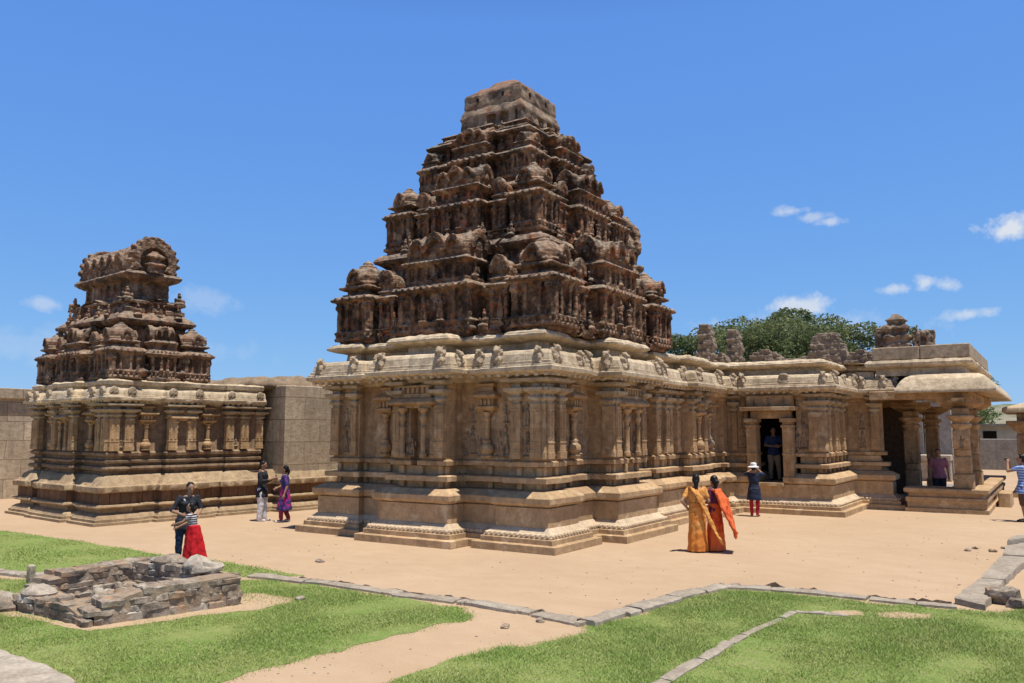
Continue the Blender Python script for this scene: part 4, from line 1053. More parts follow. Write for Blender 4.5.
# pavilion cut by the right edge of the view
t = thing('pavilion', 'small open stone pavilion with a flat roof slab at the right edge', 'pavilion', (8.6, 23.6, 0))
s = MB(); s.rect(1.95, 1.95, [(.25, 3.12), (0, 3.12), (0, 3.28), (.06, 3.32), (.7, 3.5), (1.5, 3.56)]); link('roof', s.bevel('roof', .03, .02, 2), M['eave'], t)
s = MB(); s.rect(1.5, 1.5, [(0, 2.82), (0, 3.11)]); link('beam', s.bevel('beam', .02), M['wall'], t)
s = MB(); s.rect(1.7, 1.7, [(-.1, -.02), (-.1, .18), (0, .19), (0, .34)]); link('floor_slab', s.bevel('floor_slab', .02, .01), M['plinth'], t)
for q in ((-1.3, -1.3), (1.3, -1.3), (1.3, 1.3), (-1.3, 1.3)):
    s = MB(); s.rect(.24, .24, [(-.04, .34), (-.04, .6), (0, .62), (0, 2.3), (.03, 2.32), (.03, 2.4), (-.1, 2.5), (-.1, 2.58), (-.3, 2.7), (-.3, 2.82)]); link('pillar', s.bevel('pillar', .015, .008), M['wall'], t, (q[0], q[1], 0))
# slender free-standing column and houses beyond the low wall
t = thing('stone_column', 'slender free-standing stone column rising behind the low grey wall', 'column', (2.7, 62, 0))
s = MB(); s.rect(.42, .42, [(0, 0), (0, 1), (.05, 1.1), (.12, 6.2)]); link('shaft', s.bevel('shaft', .03), M['slabgrey'], t)
s = MB(); s.rect(.75, .75, [(.4, 6.2), (.05, 6.5), (0, 6.75), (.3, 6.8), (.3, 7.2)]); link('capital', s.bevel('capital', .03), M['slabgrey'], t)
t = thing('house', 'low whitish house with dark openings, far behind the slender column', 'house', (2.5, 66, 0))
s = MB(); s.box(-9, 9, 0, 6, 0, 2.9); link('wall', s.mesh('wall'), plain('whitewash', (.55, .50, .43), .9, .2, 1), t)
s = MB(); s.box(-9.5, 9.5, -.6, 6.4, 2.9, 3.1); link('roof', s.mesh('roof'), M['slabgrey'], t)
for i in range(6): link('window', (lambda q: (q.box(-.5, .5, -.03, .05, 1.0, 2.5), q.mesh('window'))[-1])(MB()), M['dark'], t, (-7 + i * 2.7, 0, 0))
# distant rocky hill
def hill(name, x, y, rx, ry, h, seed, mat):
    n, m = 60, 30; vs = []; fs = []
    for j in range(m + 1):
        for i in range(n + 1):
            u, v = i / n * 2 - 1, j / m * 2 - 1
            e = max(0, 1 - (u * u + v * v)); z = h * e ** .8 * (1 + .5 * mnoise.fractal(Vector((u * 3, v * 3, seed)), 1, 2, 5)) - .5
            vs.append((x + u * rx, y + v * ry, z))
    for j in range(m):
        for i in range(n): a = j * (n + 1) + i; fs.append((a, a + 1, a + n + 2, a + n + 1))
    me = bpy.data.meshes.new(name); me.from_pydata(vs, [], fs); me.update(); smooth(me, 60)
    return struct(link(name, me, mat))
def hillmat():
    m, t, b = new_mat('hill_scrub'); P = t.n('ShaderNodeNewGeometry').outputs['Position']
    n1 = t.noise(P, .06, 7, .7); t.t.links.new(t.mix(t.ramp(n1, [(.42, 0), (.58, 1)]), (.10, .125, .06), (.26, .225, .17)), b.inputs['Base Color']); b.inputs['Roughness'].default_value = 1
    return m
HM = hillmat()
hill('hill', -60, 560, 260, 90, 20, 1, HM); hill('hill', -420, 420, 200, 120, 16, 2, HM)

# trees
def leaf_mat(name, c1, c2):
    m, t, b = new_mat(name); g = t.n('ShaderNodeNewGeometry'); P = g.outputs['Position']
    n1 = t.noise(P, .8, 4, .6); rnd = g.outputs['Random Per Island']
    col = t.mix(t.ramp(n1, [(.35, 0), (.65, 1)]), c1, c2); col = t.mix(.5, col, t.ramp(rnd, [(0, .55), (1, 1.4)]), 'MULTIPLY')
    t.t.links.new(col, b.inputs['Base Color']); b.inputs['Roughness'].default_value = .6
    tr = t.n('ShaderNodeBsdfTranslucent', {'Color': col}); mx = t.n('ShaderNodeMixShader', {0: .35, 1: b.outputs[0], 2: tr.outputs[0]})
    t.t.links.new(mx.outputs[0], [q for q in t.t.nodes if q.type == 'OUTPUT_MATERIAL'][0].inputs[0])
    return m
LEAF = [leaf_mat('leaf_a', (.135, .165, .065), (.18, .20, .082)), leaf_mat('leaf_b', (.115, .15, .06), (.16, .185, .075)), leaf_mat('leaf_c', (.155, .17, .072), (.20, .21, .09))]
def tree_meshes(seed, hgt=10, wid=5.5, nl=9000, ls=.24):
    rg = random.Random(seed); s = MB(); clumps = []
    s.tube([(0, 0, -.2), (.1, .05, hgt * .2), (.05, .1, hgt * .4)], [.35, .28, .22], 8)
    for k in range(9):
        a = k * 2.4 + rg.random(); el = rg.uniform(.25, 1.25); L = wid * rg.uniform(.55, 1.0)
        p0 = Vector((.06, .08, hgt * rg.uniform(.26, .4))); d = Vector((math.cos(a) * math.cos(el), math.sin(a) * math.cos(el), math.sin(el) * .95))
        p1 = p0 + d * L * .5 + Vector((0, 0, .3)); p2 = p0 + d * L
        p2.z = min(p2.z, hgt * .9)
        s.tube([p0, p1, p2], [.16, .1, .04], 6); clumps.append((p1.lerp(p2, .5), rg.uniform(.8, 1.2)))
        for q in range(5):
            e = p2 + Vector((rg.gauss(0, 1), rg.gauss(0, 1), rg.gauss(0, .6))) * wid * .2
            s.tube([p1.lerp(p2, .6), e], [.06, .02], 5); clumps.append((e, rg.uniform(.55, 1.15)))
    trunk = s.mesh('trunk'); V = np.empty((nl * 4, 3), 'f'); k = 0
    rs = np.random.RandomState(seed); C = np.array([c[0] for c in clumps]); Rr = np.array([c[1] for c in clumps]) * wid * .2
    idx = rs.randint(0, len(C), nl); d = rs.normal(size=(nl, 3)); d /= np.linalg.norm(d, axis=1)[:, None]; rad = rs.uniform(.25, 1, nl) ** .5
    P = C[idx] + d * (Rr[idx] * rad)[:, None] * np.array([1.15, 1.15, .75])
    a = rs.normal(size=(nl, 3)); a /= np.linalg.norm(a, axis=1)[:, None]; b = np.cross(a, rs.normal(size=(nl, 3))); b /= np.linalg.norm(b, axis=1)[:, None]
    sz = ls * rs.uniform(.6, 1.3, nl)[:, None]
    V = np.stack([P - a * sz, P + b * sz * .5, P + a * sz, P - b * sz * .5], 1).reshape(-1, 3)
    me = bpy.data.meshes.new('crown'); me.from_pydata(V.tolist(), [], [(4 * i, 4 * i + 1, 4 * i + 2, 4 * i + 3) for i in range(nl)]); me.update()
    return trunk, me
TM = [tree_meshes(3, 10, 6.0, 42000, .115), tree_meshes(8, 10, 5.2, 38000, .115), tree_meshes(15, 9, 6.2, 42000, .115)]
def tree(px, dist, toppy, var, leaf, label, wk=None):
    wk = wk or (1.4 if px < 790 else .95 if px < 850 else .62)
    d = ray(px, 420); d.z = 0; hd = d / Vector((fw.x, fw.y, 0)).length
    p = CAM + d * dist; z = 2.4 + (432 - toppy) / 825 * dist
    k = z / 10.9
    t = thing('tree', label, 'tree', (p.x, p.y, 0), random.uniform(0, 6.28), 'leafy trees behind the temple roof')
    t.scale = (k * wk * 1.15, k * wk * 1.15, k)
    link('trunk', TM[var][0], M['bark'], t); link('crown', TM[var][1], LEAF[leaf], t)
    return t
LB = 'green leafy tree crown in the row behind the temple roof'
rg = random.Random(11)
outline = [(664, 330), (678, 326), (692, 322), (708, 322), (724, 324), (740, 325), (756, 325), (770, 322), (784, 319), (797, 317), (809, 314), (822, 312), (834, 313), (846, 318), (855, 326)]
for i, (px, ty) in enumerate(outline):
    tree(px, 60 + (i * 7) % 13, ty + rg.uniform(-1, 3), i % 3, (i * 2 + i // 3) % 3, 'tallest round tree crown, above the broken brickwork on the roof' if px == 822 else LB, 1.3 if px < 825 else 1.0 if px < 840 else .8)
for i in range(14):
    px = 684 + i * 12.0; tree(px, 52 + (i * 5) % 7, 331 + rg.uniform(-3, 5), (i + 1) % 3, i % 3, LB, 1.15 if px < 830 else .8)
tr = tree(22, 78, 377, 1, 1, 'dark treetop poking above the wall at far left', .55); del tr['group']

# ------------------------------------------------------------------ kerbs
def stones(pts, wd, ht, lmin, lmax, label, group, mat, jitter=.03, gap=.02, sink=.03, slope=0):
    L = []
    for a, b in zip(pts, pts[1:]):
        a = Vector(a); b = Vector(b); D = (b - a).length; d = (b - a).normalized(); u = 0
        while u < D - .1:
            l = min(random.uniform(lmin, lmax), D - u)
            L.append((a + d * (u + l / 2), l - gap, d)); u += l
    for c, l, d in L:
        s = MB(); nx = 6; w_ = wd * random.uniform(.82, 1.15); h_ = ht * random.uniform(.75, 1.2)
        rings = []
        for i in range(nx + 1):
            x = -l / 2 + l * i / nx; q = .9 if i in (0, nx) else 1
            wl, wr = w_ / 2 * random.uniform(.88, 1.1), w_ / 2 * random.uniform(.88, 1.1); hh = h_ * random.uniform(.9, 1.06) * q
            rings.append([(x, -wl, -sink), (x, wr, -sink), (x, wr * .97, hh * .75), (x, wr * .8, hh), (x, -wl * .8, hh * .98), (x, -wl * .97, hh * .7)])
        s.loft(rings)
        m = s.mesh('kerb_stone'); jit(m, .02, 4, random.randint(0, 99)); smooth(m, 40)
        o = link('kerb_stone', m, mat, None, (c.x + random.uniform(-jitter, jitter), c.y + random.uniform(-jitter, jitter), 0), math.atan2(d.y, d.x) + random.uniform(-.04, .04))
        tag(o, label, 'kerb stone', group)
stones(kerb_left, .22, .07, .5, 1.0, 'weathered kerb stone in the line left of the rubble enclosure', 'kerb stones left of the ruin', M['kerb'])
stones(kerb_main, .24, .05, .5, 1.25, 'grey kerb stone edging the sand right of the rubble enclosure', 'kerb stones along the sandy court', M['kerb'])
stones(kerb_up, .30, .06, .45, 1.0, 'pale kerb stone where the edging bends back towards the temple', 'kerb stones at the bend', M['kerb'])
stones(kerb_right, .24, .045, .5, 1.1, 'grey kerb stone between the sandy court and the right-hand lawn', 'kerb stones along the right lawn', M['kerb'])
stones(kerb_thin, .12, .03, .6, 1.2, 'narrow pale border stone running through the right-hand lawn', 'narrow border stones in the lawn', M['kerb'], .01)
stones(kerb_thin2, .11, .028, .4, .7, 'narrow pale border stone running through the right-hand lawn', 'narrow border stones in the lawn', M['kerb'], .015)
# crumbling edge of dark earth on the sand side of the kerbs
def soil(pts, side, seed):
    rg = random.Random(seed); s = MB(); rings = []
    for a, b in zip(pts, pts[1:]):
        a = Vector(a); b = Vector(b); D = (b - a).length; d = (b - a).normalized(); n = Vector((-d.y, d.x)); k = max(2, int(D / .06))
        for i in range(k):
            p = a + d * (D * i / k) + n * side * (.13 + .05 * mnoise.noise(Vector((a.x + i * .35, seed, 0))))
            w_ = .035 + .06 * abs(mnoise.noise(Vector((i * .21, seed, 7 + a.x)))); h = max(.004, .075 * mnoise.fractal(Vector((i * .27, seed, a.x)), 1, 2, 3) + .035)
            rings.append([(p.x - n.x * w_, p.y - n.y * w_, -.01), (p.x - n.x * w_ * .5, p.y - n.y * w_ * .5, h), (p.x + n.x * w_ * .4, p.y + n.y * w_ * .4, h * .9), (p.x + n.x * w_ * 1.4, p.y + n.y * w_ * 1.4, -.01)])
    s.loft(rings); m = s.mesh('soil'); jit(m, .02, 9, seed)
    return struct(link('soil', m, M['soil']))
M['soil'] = stone('dark_soil', (.20, .13, .085), (.14, .09, .06), (.06, .042, .03), spot=.7, bump=.9)
soil(kerb_main, 1, 3); soil(kerb_up, 1, 5); soil(kerb_right, 1, 8)
# broad worn slabs climbing along the right edge
def slab(px0, poly, h, label, seed, mat):
    P_ = [G(*p) for p in poly]; s = MB(); n = len(P_); cx = sum(p[0] for p in P_) / n; cy = sum(p[1] for p in P_) / n
    dense = wobble([(x - cx, y - cy) for x, y in P_], .12, .02, 3)
    s.loft([[(x, y, -.05) for x, y in dense], [(x, y, h * .8) for x, y in dense], [(x * .97, y * .97, h) for x, y in dense]])
    m = s.mesh('stone_slab'); jit(m, .015, 4, seed); smooth(m, 40)
    return tag(link('stone_slab', m, mat, None, (cx, cy, 0)), label, 'stone slab')
slab(0, [(955, 604), (985, 611), (1005, 586), (980, 584)], .10, 'broad pale stone slab at the corner of the right lawn', 1, M['kerb'])
slab(0, [(981, 583), (1006, 585), (1030, 563), (1002, 561)], .11, 'broad pale slab behind the corner one, along the right edge', 2, M['kerb'])
slab(0, [(1003, 560), (1032, 562), (1050, 545), (1006, 552)], .13, 'pale slab with a dark undercut edge, third back along right edge', 3, M['kerb'])
slab(0, [(1008, 550), (1060, 543), (1060, 537), (1012, 546)], .20, 'raised flat slab farthest back at the right edge', 4, M['kerb'])
slab(0, [(-40, 647), (0, 655.5), (40, 669), (76, 686), (60, 700), (-60, 700)], .06, 'big pale paving slab at the bottom left corner', 5, M['rockpale'])
def rock(name, label, cat, loc, r, seed, mat, group=None):
    s = MB(); s.ell((0, 0, 0), r, 14, 10); m = s.mesh(name); jit(m, min(r) * .9, 1.2 / max(r), seed, 4); jit(m, min(r) * .25, 5, seed + 1, 3); smooth(m, 35)
    return tag(link(name, m, mat, None, loc), label, cat, group)
x, y = G(1003, 603); rock('boulder', 'brown rounded boulder beside the slabs at the right edge', 'boulder', (x, y, .08), (.22, .2, .14), 4, M['rock'])
x, y = G(1020, 608); rock('boulder', 'small pinkish stone in the grass at the right edge', 'boulder', (x, y, .05), (.16, .14, .09), 9, M['rock'])
for px, py in ((968, 551), (975, 549), (993, 552), (1006, 549), (481, 607), (320, 562), (505, 628), (540, 622), (722, 586), (735, 587), (700, 592), (300, 600), (612, 617)):
    x, y = G(px, py); rock('loose_stone', 'small loose brown stone lying on the ground near the kerbs', 'stone', (x, y, .02), (random.uniform(.05, .11), random.uniform(.04, .08), .03), px, M['rock'], 'loose stones by the kerbs')

# ------------------------------------------------------------------ rubble enclosure
RU = thing('ruined_enclosure', 'low rubble-stone enclosure with broken mortared walls on the lawn', 'ruin', (-2.7, -7.3, 0))
RO = Vector((-2.7, -7.3, 0))
def rubble_wall(p0, p1, th, hs, seed, courses):
    """wall of fitted stones from p0 to p1; hs = heights along the run"""
    rg = random.Random(seed); a = Vector((*p0, 0)) - RO; b = Vector((*p1, 0)) - RO; D = (b - a).length; d = (b - a).normalized(); n = Vector((-d.y, d.x, 0))
    s = MB(); core = MB()
    H = lambda u: np.interp(u, np.linspace(0, 1, len(hs)), hs)
    k = 10
    core.loft([[tuple(a + d * (D * i / k) - n * (th / 2 - .012)) , tuple(a + d * (D * i / k) + n * (th / 2 - .012)), tuple(a + d * (D * i / k) + n * (th / 2 - .02) + Vector((0, 0, H(i / k) - .03))), tuple(a + d * (D * i / k) - n * (th / 2 - .02) + Vector((0, 0, H(i / k) - .03)))] for i in range(k + 1)])
    z = 0; ci = 0
    while z < max(hs) - .04:
        ch = courses * rg.uniform(.8, 1.25)
        u = -rg.uniform(0, .15)
        while u < D:
            l = rg.uniform(.12, .40); top = H(min(max((u + l / 2) / D, 0), 1))
            if z < top - .05:
                h = min(ch * rg.uniform(.85, 1.12), top - z + .02)
                for side in (-1, 1):
                    dp = th * rg.uniform(.44, .56)
                    lx = max(.1, min(l, D - u + .02) * rg.uniform(.90, .99))
                    c = a + d * (u + lx / 2) + n * side * (th / 2 - dp / 2 + rg.uniform(-.01, .018)) + Vector((0, 0, z + h / 2 - .01))
                    rr = []
                    for kx in range(5):
                        t = kx / 4 * 2 - 1; q = .86 if abs(t) == 1 else 1
                        jl = lambda: rg.uniform(.86, 1.08)
                        rr.append([tuple(c + d * (t * lx / 2) + n * (yy * dp / 2 * q * jl()) + Vector((0, 0, zz * h / 2 * q * jl()))) for yy, zz in ((-1, -.75), (-.8, -1), (.8, -1), (1, -.75), (1, .7), (.8, 1), (-.8, 1), (-1, .7))])
                    s.loft(rr)
            u += l
        z += ch; ci += 1
    m = s.mesh('wall'); jit(m, .035, 6, seed); smooth(m, 30)
    o = link('wall', m, M['rock'], RU)
    link('mortar_core', core.mesh('mortar_core'), M['mortar'], o)
rubble_wall((-3.68, -8.10), (-1.98, -8.10), .44, [.22, .27, .24, .24, .28, .22, .12], 1, .075)
rubble_wall((-1.98, -8.2), (-1.56, -6.34), .44, [.20, .30, .38, .41, .42, .41, .42, .43, .42], 2, .095)
rubble_wall((-3.78, -6.46), (-1.66, -6.34), .44, [.44, .47, .45, .50, .46, .38, .40], 3, .095)
rubble_wall((-3.72, -7.90), (-3.74, -6.62), .44, [.38, .46, .46, .46], 4, .095)
s = MB(); rg = random.Random(5)
for i in range(70):
    x, y = rg.uniform(-1.0, .85), rg.uniform(-.75, .8); s.ell((x, y, rg.uniform(.0, .10)), (rg.uniform(.06, .17), rg.uniform(.06, .14), rg.uniform(.05, .12)), 8, 5)
s.box(-1.0, .9, -.85, .85, -.05, .06); m = s.mesh('rubble_floor'); jit(m, .05, 4, 3); smooth(m, 30); link('rubble_floor', m, M['rock'], RU)
q = G(176, 563, .5)
rock('pale_boulder', 'pale broken boulder lying on the back corner of the rubble enclosure', 'boulder', (-2.15, -6.42, .47), (.36, .22, .13), 21, M['rockpale'])
rock('pale_boulder', 'flat pale stone on the front edge of the rubble enclosure', 'boulder', (-3.35, -8.12, .24), (.26, .2, .07), 23, M['rockpale'])
rock('pale_boulder', 'long flat capstone lying on the back wall of the rubble enclosure', 'boulder', (-2.95, -6.42, .49), (.40, .2, .06), 29, M['rock'])
x, y = G(2, 612); rock('boulder', 'half-buried grey stone at the left edge beside the enclosure', 'boulder', (x - .2, y, .05), (.35, .22, .16), 27, M['rock'])
x, y = G(30.5, 583); s = MB(); s.rect(.05, .05, [(0, 0), (0, .27), (.02, .29)]); tag(link('stone_post', s.bevel('stone_post', .01), M['rock'], None, (x, y, 0)), 'short dark marker post at the left end of the enclosure', 'post')

def inside(poly, X, Y):
    c = np.zeros(len(X), bool); j = len(poly) - 1
    for i in range(len(poly)):
        xi, yi = poly[i]; xj, yj = poly[j]
        cr = ((yi > Y) != (yj > Y)) & (X < (xj - xi) * (Y - yi) / (yj - yi + 1e-12) + xi); c ^= cr; j = i
    return c
rs = np.random.RandomState(4); s = MB()
for i in range(1100):
    px, py = rs.uniform(180, 1024), 515 + 168 * rs.rand() ** 1.6
    x, y = G(px, py); r = .005 + .013 * rs.rand() ** 4
    if inside(mid_grass, np.array([x]), np.array([y]))[0] or inside(near_grass, np.array([x]), np.array([y]))[0]: continue
    s.ell((x, y, r * .3), (r * rs.uniform(.8, 1.6), r, r * .6), 5, 3)
struct(link('gravel', s.mesh('gravel'), M['kerb']), 'stuff')
# ------------------------------------------------------------------ people (local: facing -y, right hand towards -x)
M['skin'] = plain('brown_skin', (.33, .185, .12), .55, .1)
M['hair'] = plain('black_hair', (.012, .009, .008), .45, .3, 60)
def cloth(name, c, c2=None, scale=14): return plain(name, c, .8, .22, scale, c2)
def lp(a, b, t): return tuple(a[i] + (b[i] - a[i]) * t for i in range(3))
BASE = dict(hipL=(.055, 0, .52), hipR=(-.055, 0, .52), kneeL=(.06, -.012, .285), kneeR=(-.06, -.012, .285), ankL=(.06, .012, .04), ankR=(-.06, .012, .04), toeL=(.068, -.085, .016), toeR=(-.068, -.085, .016),
            shL=(.112, 0, .81), shR=(-.112, 0, .81), elL=(.15, .01, .635), elR=(-.15, .01, .635), wrL=(.155, -.035, .49), wrR=(-.155, -.035, .49), head=(0, -.012, .93))
TORSO = [(.47, .085, .062), (.52, .098, .068), (.57, .094, .064), (.62, .08, .055), (.68, .09, .058), (.74, .104, .062), (.79, .112, .058), (.825, .085, .045), (.845, .045, .036)]
class Person:
    def __init__(s, label, px=None, py=None, rot=0, H=1.65, pose=None, lean=(0, 0), loc=None, turn=0, female=True, cat='person', head_down=0, skin=None, wide=1.0):
        s.H = H; s.J = {k: Vector(v) for k, v in BASE.items()}; s.lean = lean; s.wide = wide; s.female = female
        for k in ('shL', 'shR', 'elL', 'elR', 'wrL', 'wrR', 'head'): s.J[k] = s.sh(s.J[k])
        if female:
            for k in ('shL', 'shR'): s.J[k].x *= .92
        for k, v in (pose or {}).items(): s.J[k] = Vector(v)
        x, y = G(px, py) if loc is None else loc[:2]
        s.root = thing('person', label, cat, (x, y, 0 if loc is None else loc[2]), R(rot))
        s.turn = R(turn); s.hd = head_down
        s.body(skin or M['skin'])
    def sh(s, v):
        v = Vector(v); k = max(0, v.z - .52); return Vector((v.x + s.lean[0] * k, v.y + s.lean[1] * k, v.z))
    def fin(s, mb, name, mat, voxel=.011, amp=0, freq=6, sm=2, parent=None):
        mb.v = [(a * s.H, b * s.H, c * s.H) for a, b, c in mb.v]
        return link(name, mb.eroded(name, voxel, amp, freq, 1, sm), mat, parent or s.root)
    def torso(s, mb, z0, z1, grow=.0, flare=0.0):
        rg = []
        for z, a, b in TORSO:
            if z0 - 1e-6 <= z <= z1 + 1e-6:
                c = s.sh((0, 0, z)); rg.append([(c.x + (a * s.wide + grow) * math.cos(q * math.pi / 8), c.y + (b + grow) * math.sin(q * math.pi / 8), z) for q in range(16)])
        mb.loft(rg)
    def hand(s, mb, el, wr, curl=.35):
        d = (wr - el).normalized(); side = Vector((0, 0, 1)) if abs(d.z) < .8 else Vector((0, 1, 0))
        n = d.cross(side).normalized(); u = n.cross(d).normalized()
        pc = wr + d * .028
        mb.limb([wr, pc + d * .012], [.016, .019], 8)
        for i, L in enumerate((.036, .043, .04, .031)):
            o = u * (.0155 - .0103 * i); b = wr + d * .042 + o
            m = b + d * L * .55 + o * .12; e = m + d * L * .45 - n * L * curl
            mb.limb([wr + d * .02 + o * .7, b, m, e], [.0075, .0062, .0056, .0048], 6)
        t = wr + d * .014 + u * .015; mb.limb([t, t + u * .014 + d * .012, t + u * .018 + d * .03 - n * .006], [.008, .0066, .0052], 6)
    def body(s, skin):
        J = s.J; mb = MB(); s.torso(mb, 0, 1, -.004)
        nk = s.sh((0, .004, .835)); hd = J['head']
        mb.limb([nk, nk.lerp(hd, .55)], [.034, .029])
        rt = Matrix.Rotation(s.turn, 3, 'Z') @ Matrix.Rotation(s.hd, 3, 'X')
        def hp(c): return hd + rt @ Vector(c)
        mb.ell(hp((0, .004, .012)), (.046, .056, .058), 14, 10, rt); mb.ell(hp((0, -.014, -.026)), (.034, .040, .042), 12, 8, rt)
        mb.ell(hp((0, -.056, -.006)), (.0085, .012, .014), 8, 6, rt); mb.ell(hp((0, -.05, -.034)), (.017, .008, .006), 8, 5, rt)
        for q in (-1, 1): mb.ell(hp((q * .047, .006, -.004)), (.006, .012, .017), 6, 6, rt)
        for q in 'LR':
            mb.limb([J['hip' + q], J['hip' + q].lerp(J['knee' + q], .5), J['knee' + q]], [.052, .045, .034]); mb.limb([J['knee' + q], J['knee' + q].lerp(J['ank' + q], .35), J['ank' + q]], [.034, .033, .021])
            mb.limb([J['ank' + q] + Vector((0, .012, -.018)), J['toe' + q].lerp(J['ank' + q], .35), J['toe' + q]], [.022, .021, .015])
            mb.limb([J['sh' + q], J['sh' + q].lerp(J['el' + q], .4), J['el' + q]], [.032, .028, .022]); mb.limb([J['el' + q], J['el' + q].lerp(J['wr' + q], .3), J['wr' + q]], [.022, .022, .0155])
            s.hand(mb, J['el' + q], J['wr' + q])
        s.fin(mb, 'body', skin, .0085, 0, 6, 1)
        e = MB()
        for q in (-1, 1): e.ell(hp((q * .019, -.0465, .004)), (.0085, .006, .005), 6, 5)
        e.v = [(a * s.H, b * s.H, c * s.H) for a, b, c in e.v]; link('eyes', e.mesh('eyes'), M['hair'], s.root)
        s.hp, s.rt = hp, rt
    def hair(s, style='short', mat=None):
        mb = MB(); hp, rt = s.hp, s.rt
        mb.ell(hp((0, .018, .027)), (.052, .056, .054), 14, 10, rt); mb.ell(hp((0, .03, -.005)), (.048, .040, .05), 12, 8, rt)
        if style == 'bun': mb.ell(hp((0, .075, -.012)), (.034, .028, .032), 10, 8, rt); mb.ell(hp((0, .05, -.05)), (.035, .03, .05), 10, 8, rt)
        if style in ('long', 'braid'): mb.limb([hp((0, .045, -.02)), hp((0, .062, -.10)), hp((0, .075, -.2)), hp((0.01, .08, -.30))], [.036, .026 if style == 'braid' else .045, .02 if style == 'braid' else .05, .012 if style == 'braid' else .035])
        if style == 'tied': mb.limb([hp((0, .055, 0)), hp((.0, .075, -.04)), hp((0, .06, -.1))], [.03, .026, .012])
        return s.fin(mb, 'hair', mat or M['hair'], .011, .006, 20, 1)
    def top(s, mat, z0=.47, sleeve=.5, grow=.012, flare=None, hem=None, name='shirt', fore=0.0):
        """garment over torso and upper arms; hem = (z, rx, ry) extends below the hips"""
        J = s.J; mb = MB(); s.torso(mb, max(z0, .47), .83, grow)
        if s.female and s.H > 1.3:
            for q in (-1, 1): mb.ell(s.sh((q * .042, -.052, .735)), (.045, .04, .045), 10, 8)
        if hem:
            rg = []
            for k in range(7):
                t = k / 6; z = .54 + (hem[0] - .54) * t; a = (.104 + (hem[1] - .104) * t) + grow; b = (.08 + (max(hem[2], .088) - .08) * t) + grow
                rg.append([(a * math.cos(q * math.pi / 10) * (1 + .07 * t * math.sin(q * 2.1 + 1)), b * math.sin(q * math.pi / 10) * (1 + .07 * t * math.sin(q * 1.7)), z) for q in range(20)])
            mb.loft(rg)
        for q in 'LR':
            a, b = J['sh' + q], J['el' + q]; mb.limb([a, lp(a, b, sleeve * .5), lp(a, b, sleeve)], [.033 + grow * .35, .032 + grow * .35, .031 + grow * .35])
            if fore: mb.limb([b, lp(b, J['wr' + q], fore)], [.030, .026])
        return s.fin(mb, name, mat, .013, .012, 9, 2)
    def trousers(s, mat, wide=.012, to=1.0, name='trousers'):
        J = s.J; mb = MB(); s.torso(mb, .47, .52, .004)
        for q in 'LR':
            h, k, a = J['hip' + q], J['knee' + q], J['ank' + q]; e = lp(k, a, to)
            mb.limb([h, lp(h, k, .5), k], [.056 + wide * .5, .048 + wide, .036 + wide]); mb.limb([k, lp(k, a, to * .5), e], [.036 + wide, .032 + wide, .026 + wide])
        return s.fin(mb, name, mat, .013, .010, 10, 2)
    def shoes(s, mat):
        J = s.J; mb = MB()
        for q in 'LR': mb.limb([J['ank' + q] + Vector((0, .016, -.024)), J['toe' + q].lerp(J['ank' + q], .4) + Vector((0, 0, -.004)), J['toe' + q] + Vector((0, -.006, 0))], [.022, .022, .019])
        return s.fin(mb, 'shoes', mat, .011, 0)
    def skirt(s, mat, z0, z1, r0, r1, folds=9, fa=.07, off=(0, 0), name='skirt', ph=0.0):
        mb = MB(); rg = []; n = 64
        for k in range(15):
            t = k / 14; z = z0 + (z1 - z0) * t; a = r0[0] + (r1[0] - r0[0]) * t ** .8; b = r0[1] + (r1[1] - r0[1]) * t ** .8
            rg.append([(off[0] * t + a * (1 + fa * t * math.sin(folds * q * 2 * math.pi / n + ph + 1.5 * t)) * math.cos(q * 2 * math.pi / n), off[1] * t + b * (1 + fa * t * math.sin(folds * q * 2 * math.pi / n + ph + 1.5 * t)) * math.sin(q * 2 * math.pi / n), z) for q in range(n)])
        mb.loft(rg)
        return s.fin(mb, name, mat, .013, .012, 7, 1)
    def drape(s, mat, pts, wid, th=.012, name='drape', amp=.02):
        """cloth band through points; wid = list of half-width vectors"""
        mb = MB(); rg = []
        P_ = [Vector(p) for p in pts]; n = 10
        for i, p in enumerate(P_):
            w_ = Vector(wid[i]); d = (P_[min(i + 1, len(P_) - 1)] - P_[max(i - 1, 0)]).normalized(); nn = d.cross(w_).normalized()
            up = [p + w_ * (2 * k / n - 1) + nn * (th * (1 + .9 * math.sin(k * 2.2 + i * .5))) for k in range(n + 1)]
            dn = [p + w_ * (2 * k / n - 1) + nn * (th * (-1 + .9 * math.sin(k * 2.2 + i * .5))) for k in range(n, -1, -1)]
            rg.append([tuple(q) for q in up + dn])
        mb.loft(rg)
        return s.fin(mb, name, mat, .012, amp, 7, 1)

BLK_ = cloth('black_cotton', (.016, .016, .02), (.03, .03, .04)); JEAN = cloth('dark_denim', (.018, .03, .075)); RED = cloth('red_cotton', (.55, .012, .018), (.42, .008, .014)); WHT = cloth('white_cotton', (.68, .67, .68))
def striped(name, c1, c2, sc_, axis=2):
    m, t, b = new_mat(name); o = t.n('ShaderNodeTexCoord').outputs['Object']; z = t.n('ShaderNodeSeparateXYZ', {0: o}).outputs[axis]
    f = t.math('GREATER_THAN', t.math('FRACT', t.math('MULTIPLY', z, sc_)), .5); t.t.links.new(t.mix(f, c1, c2), b.inputs['Base Color']); b.inputs['Roughness'].default_value = .8
    return m
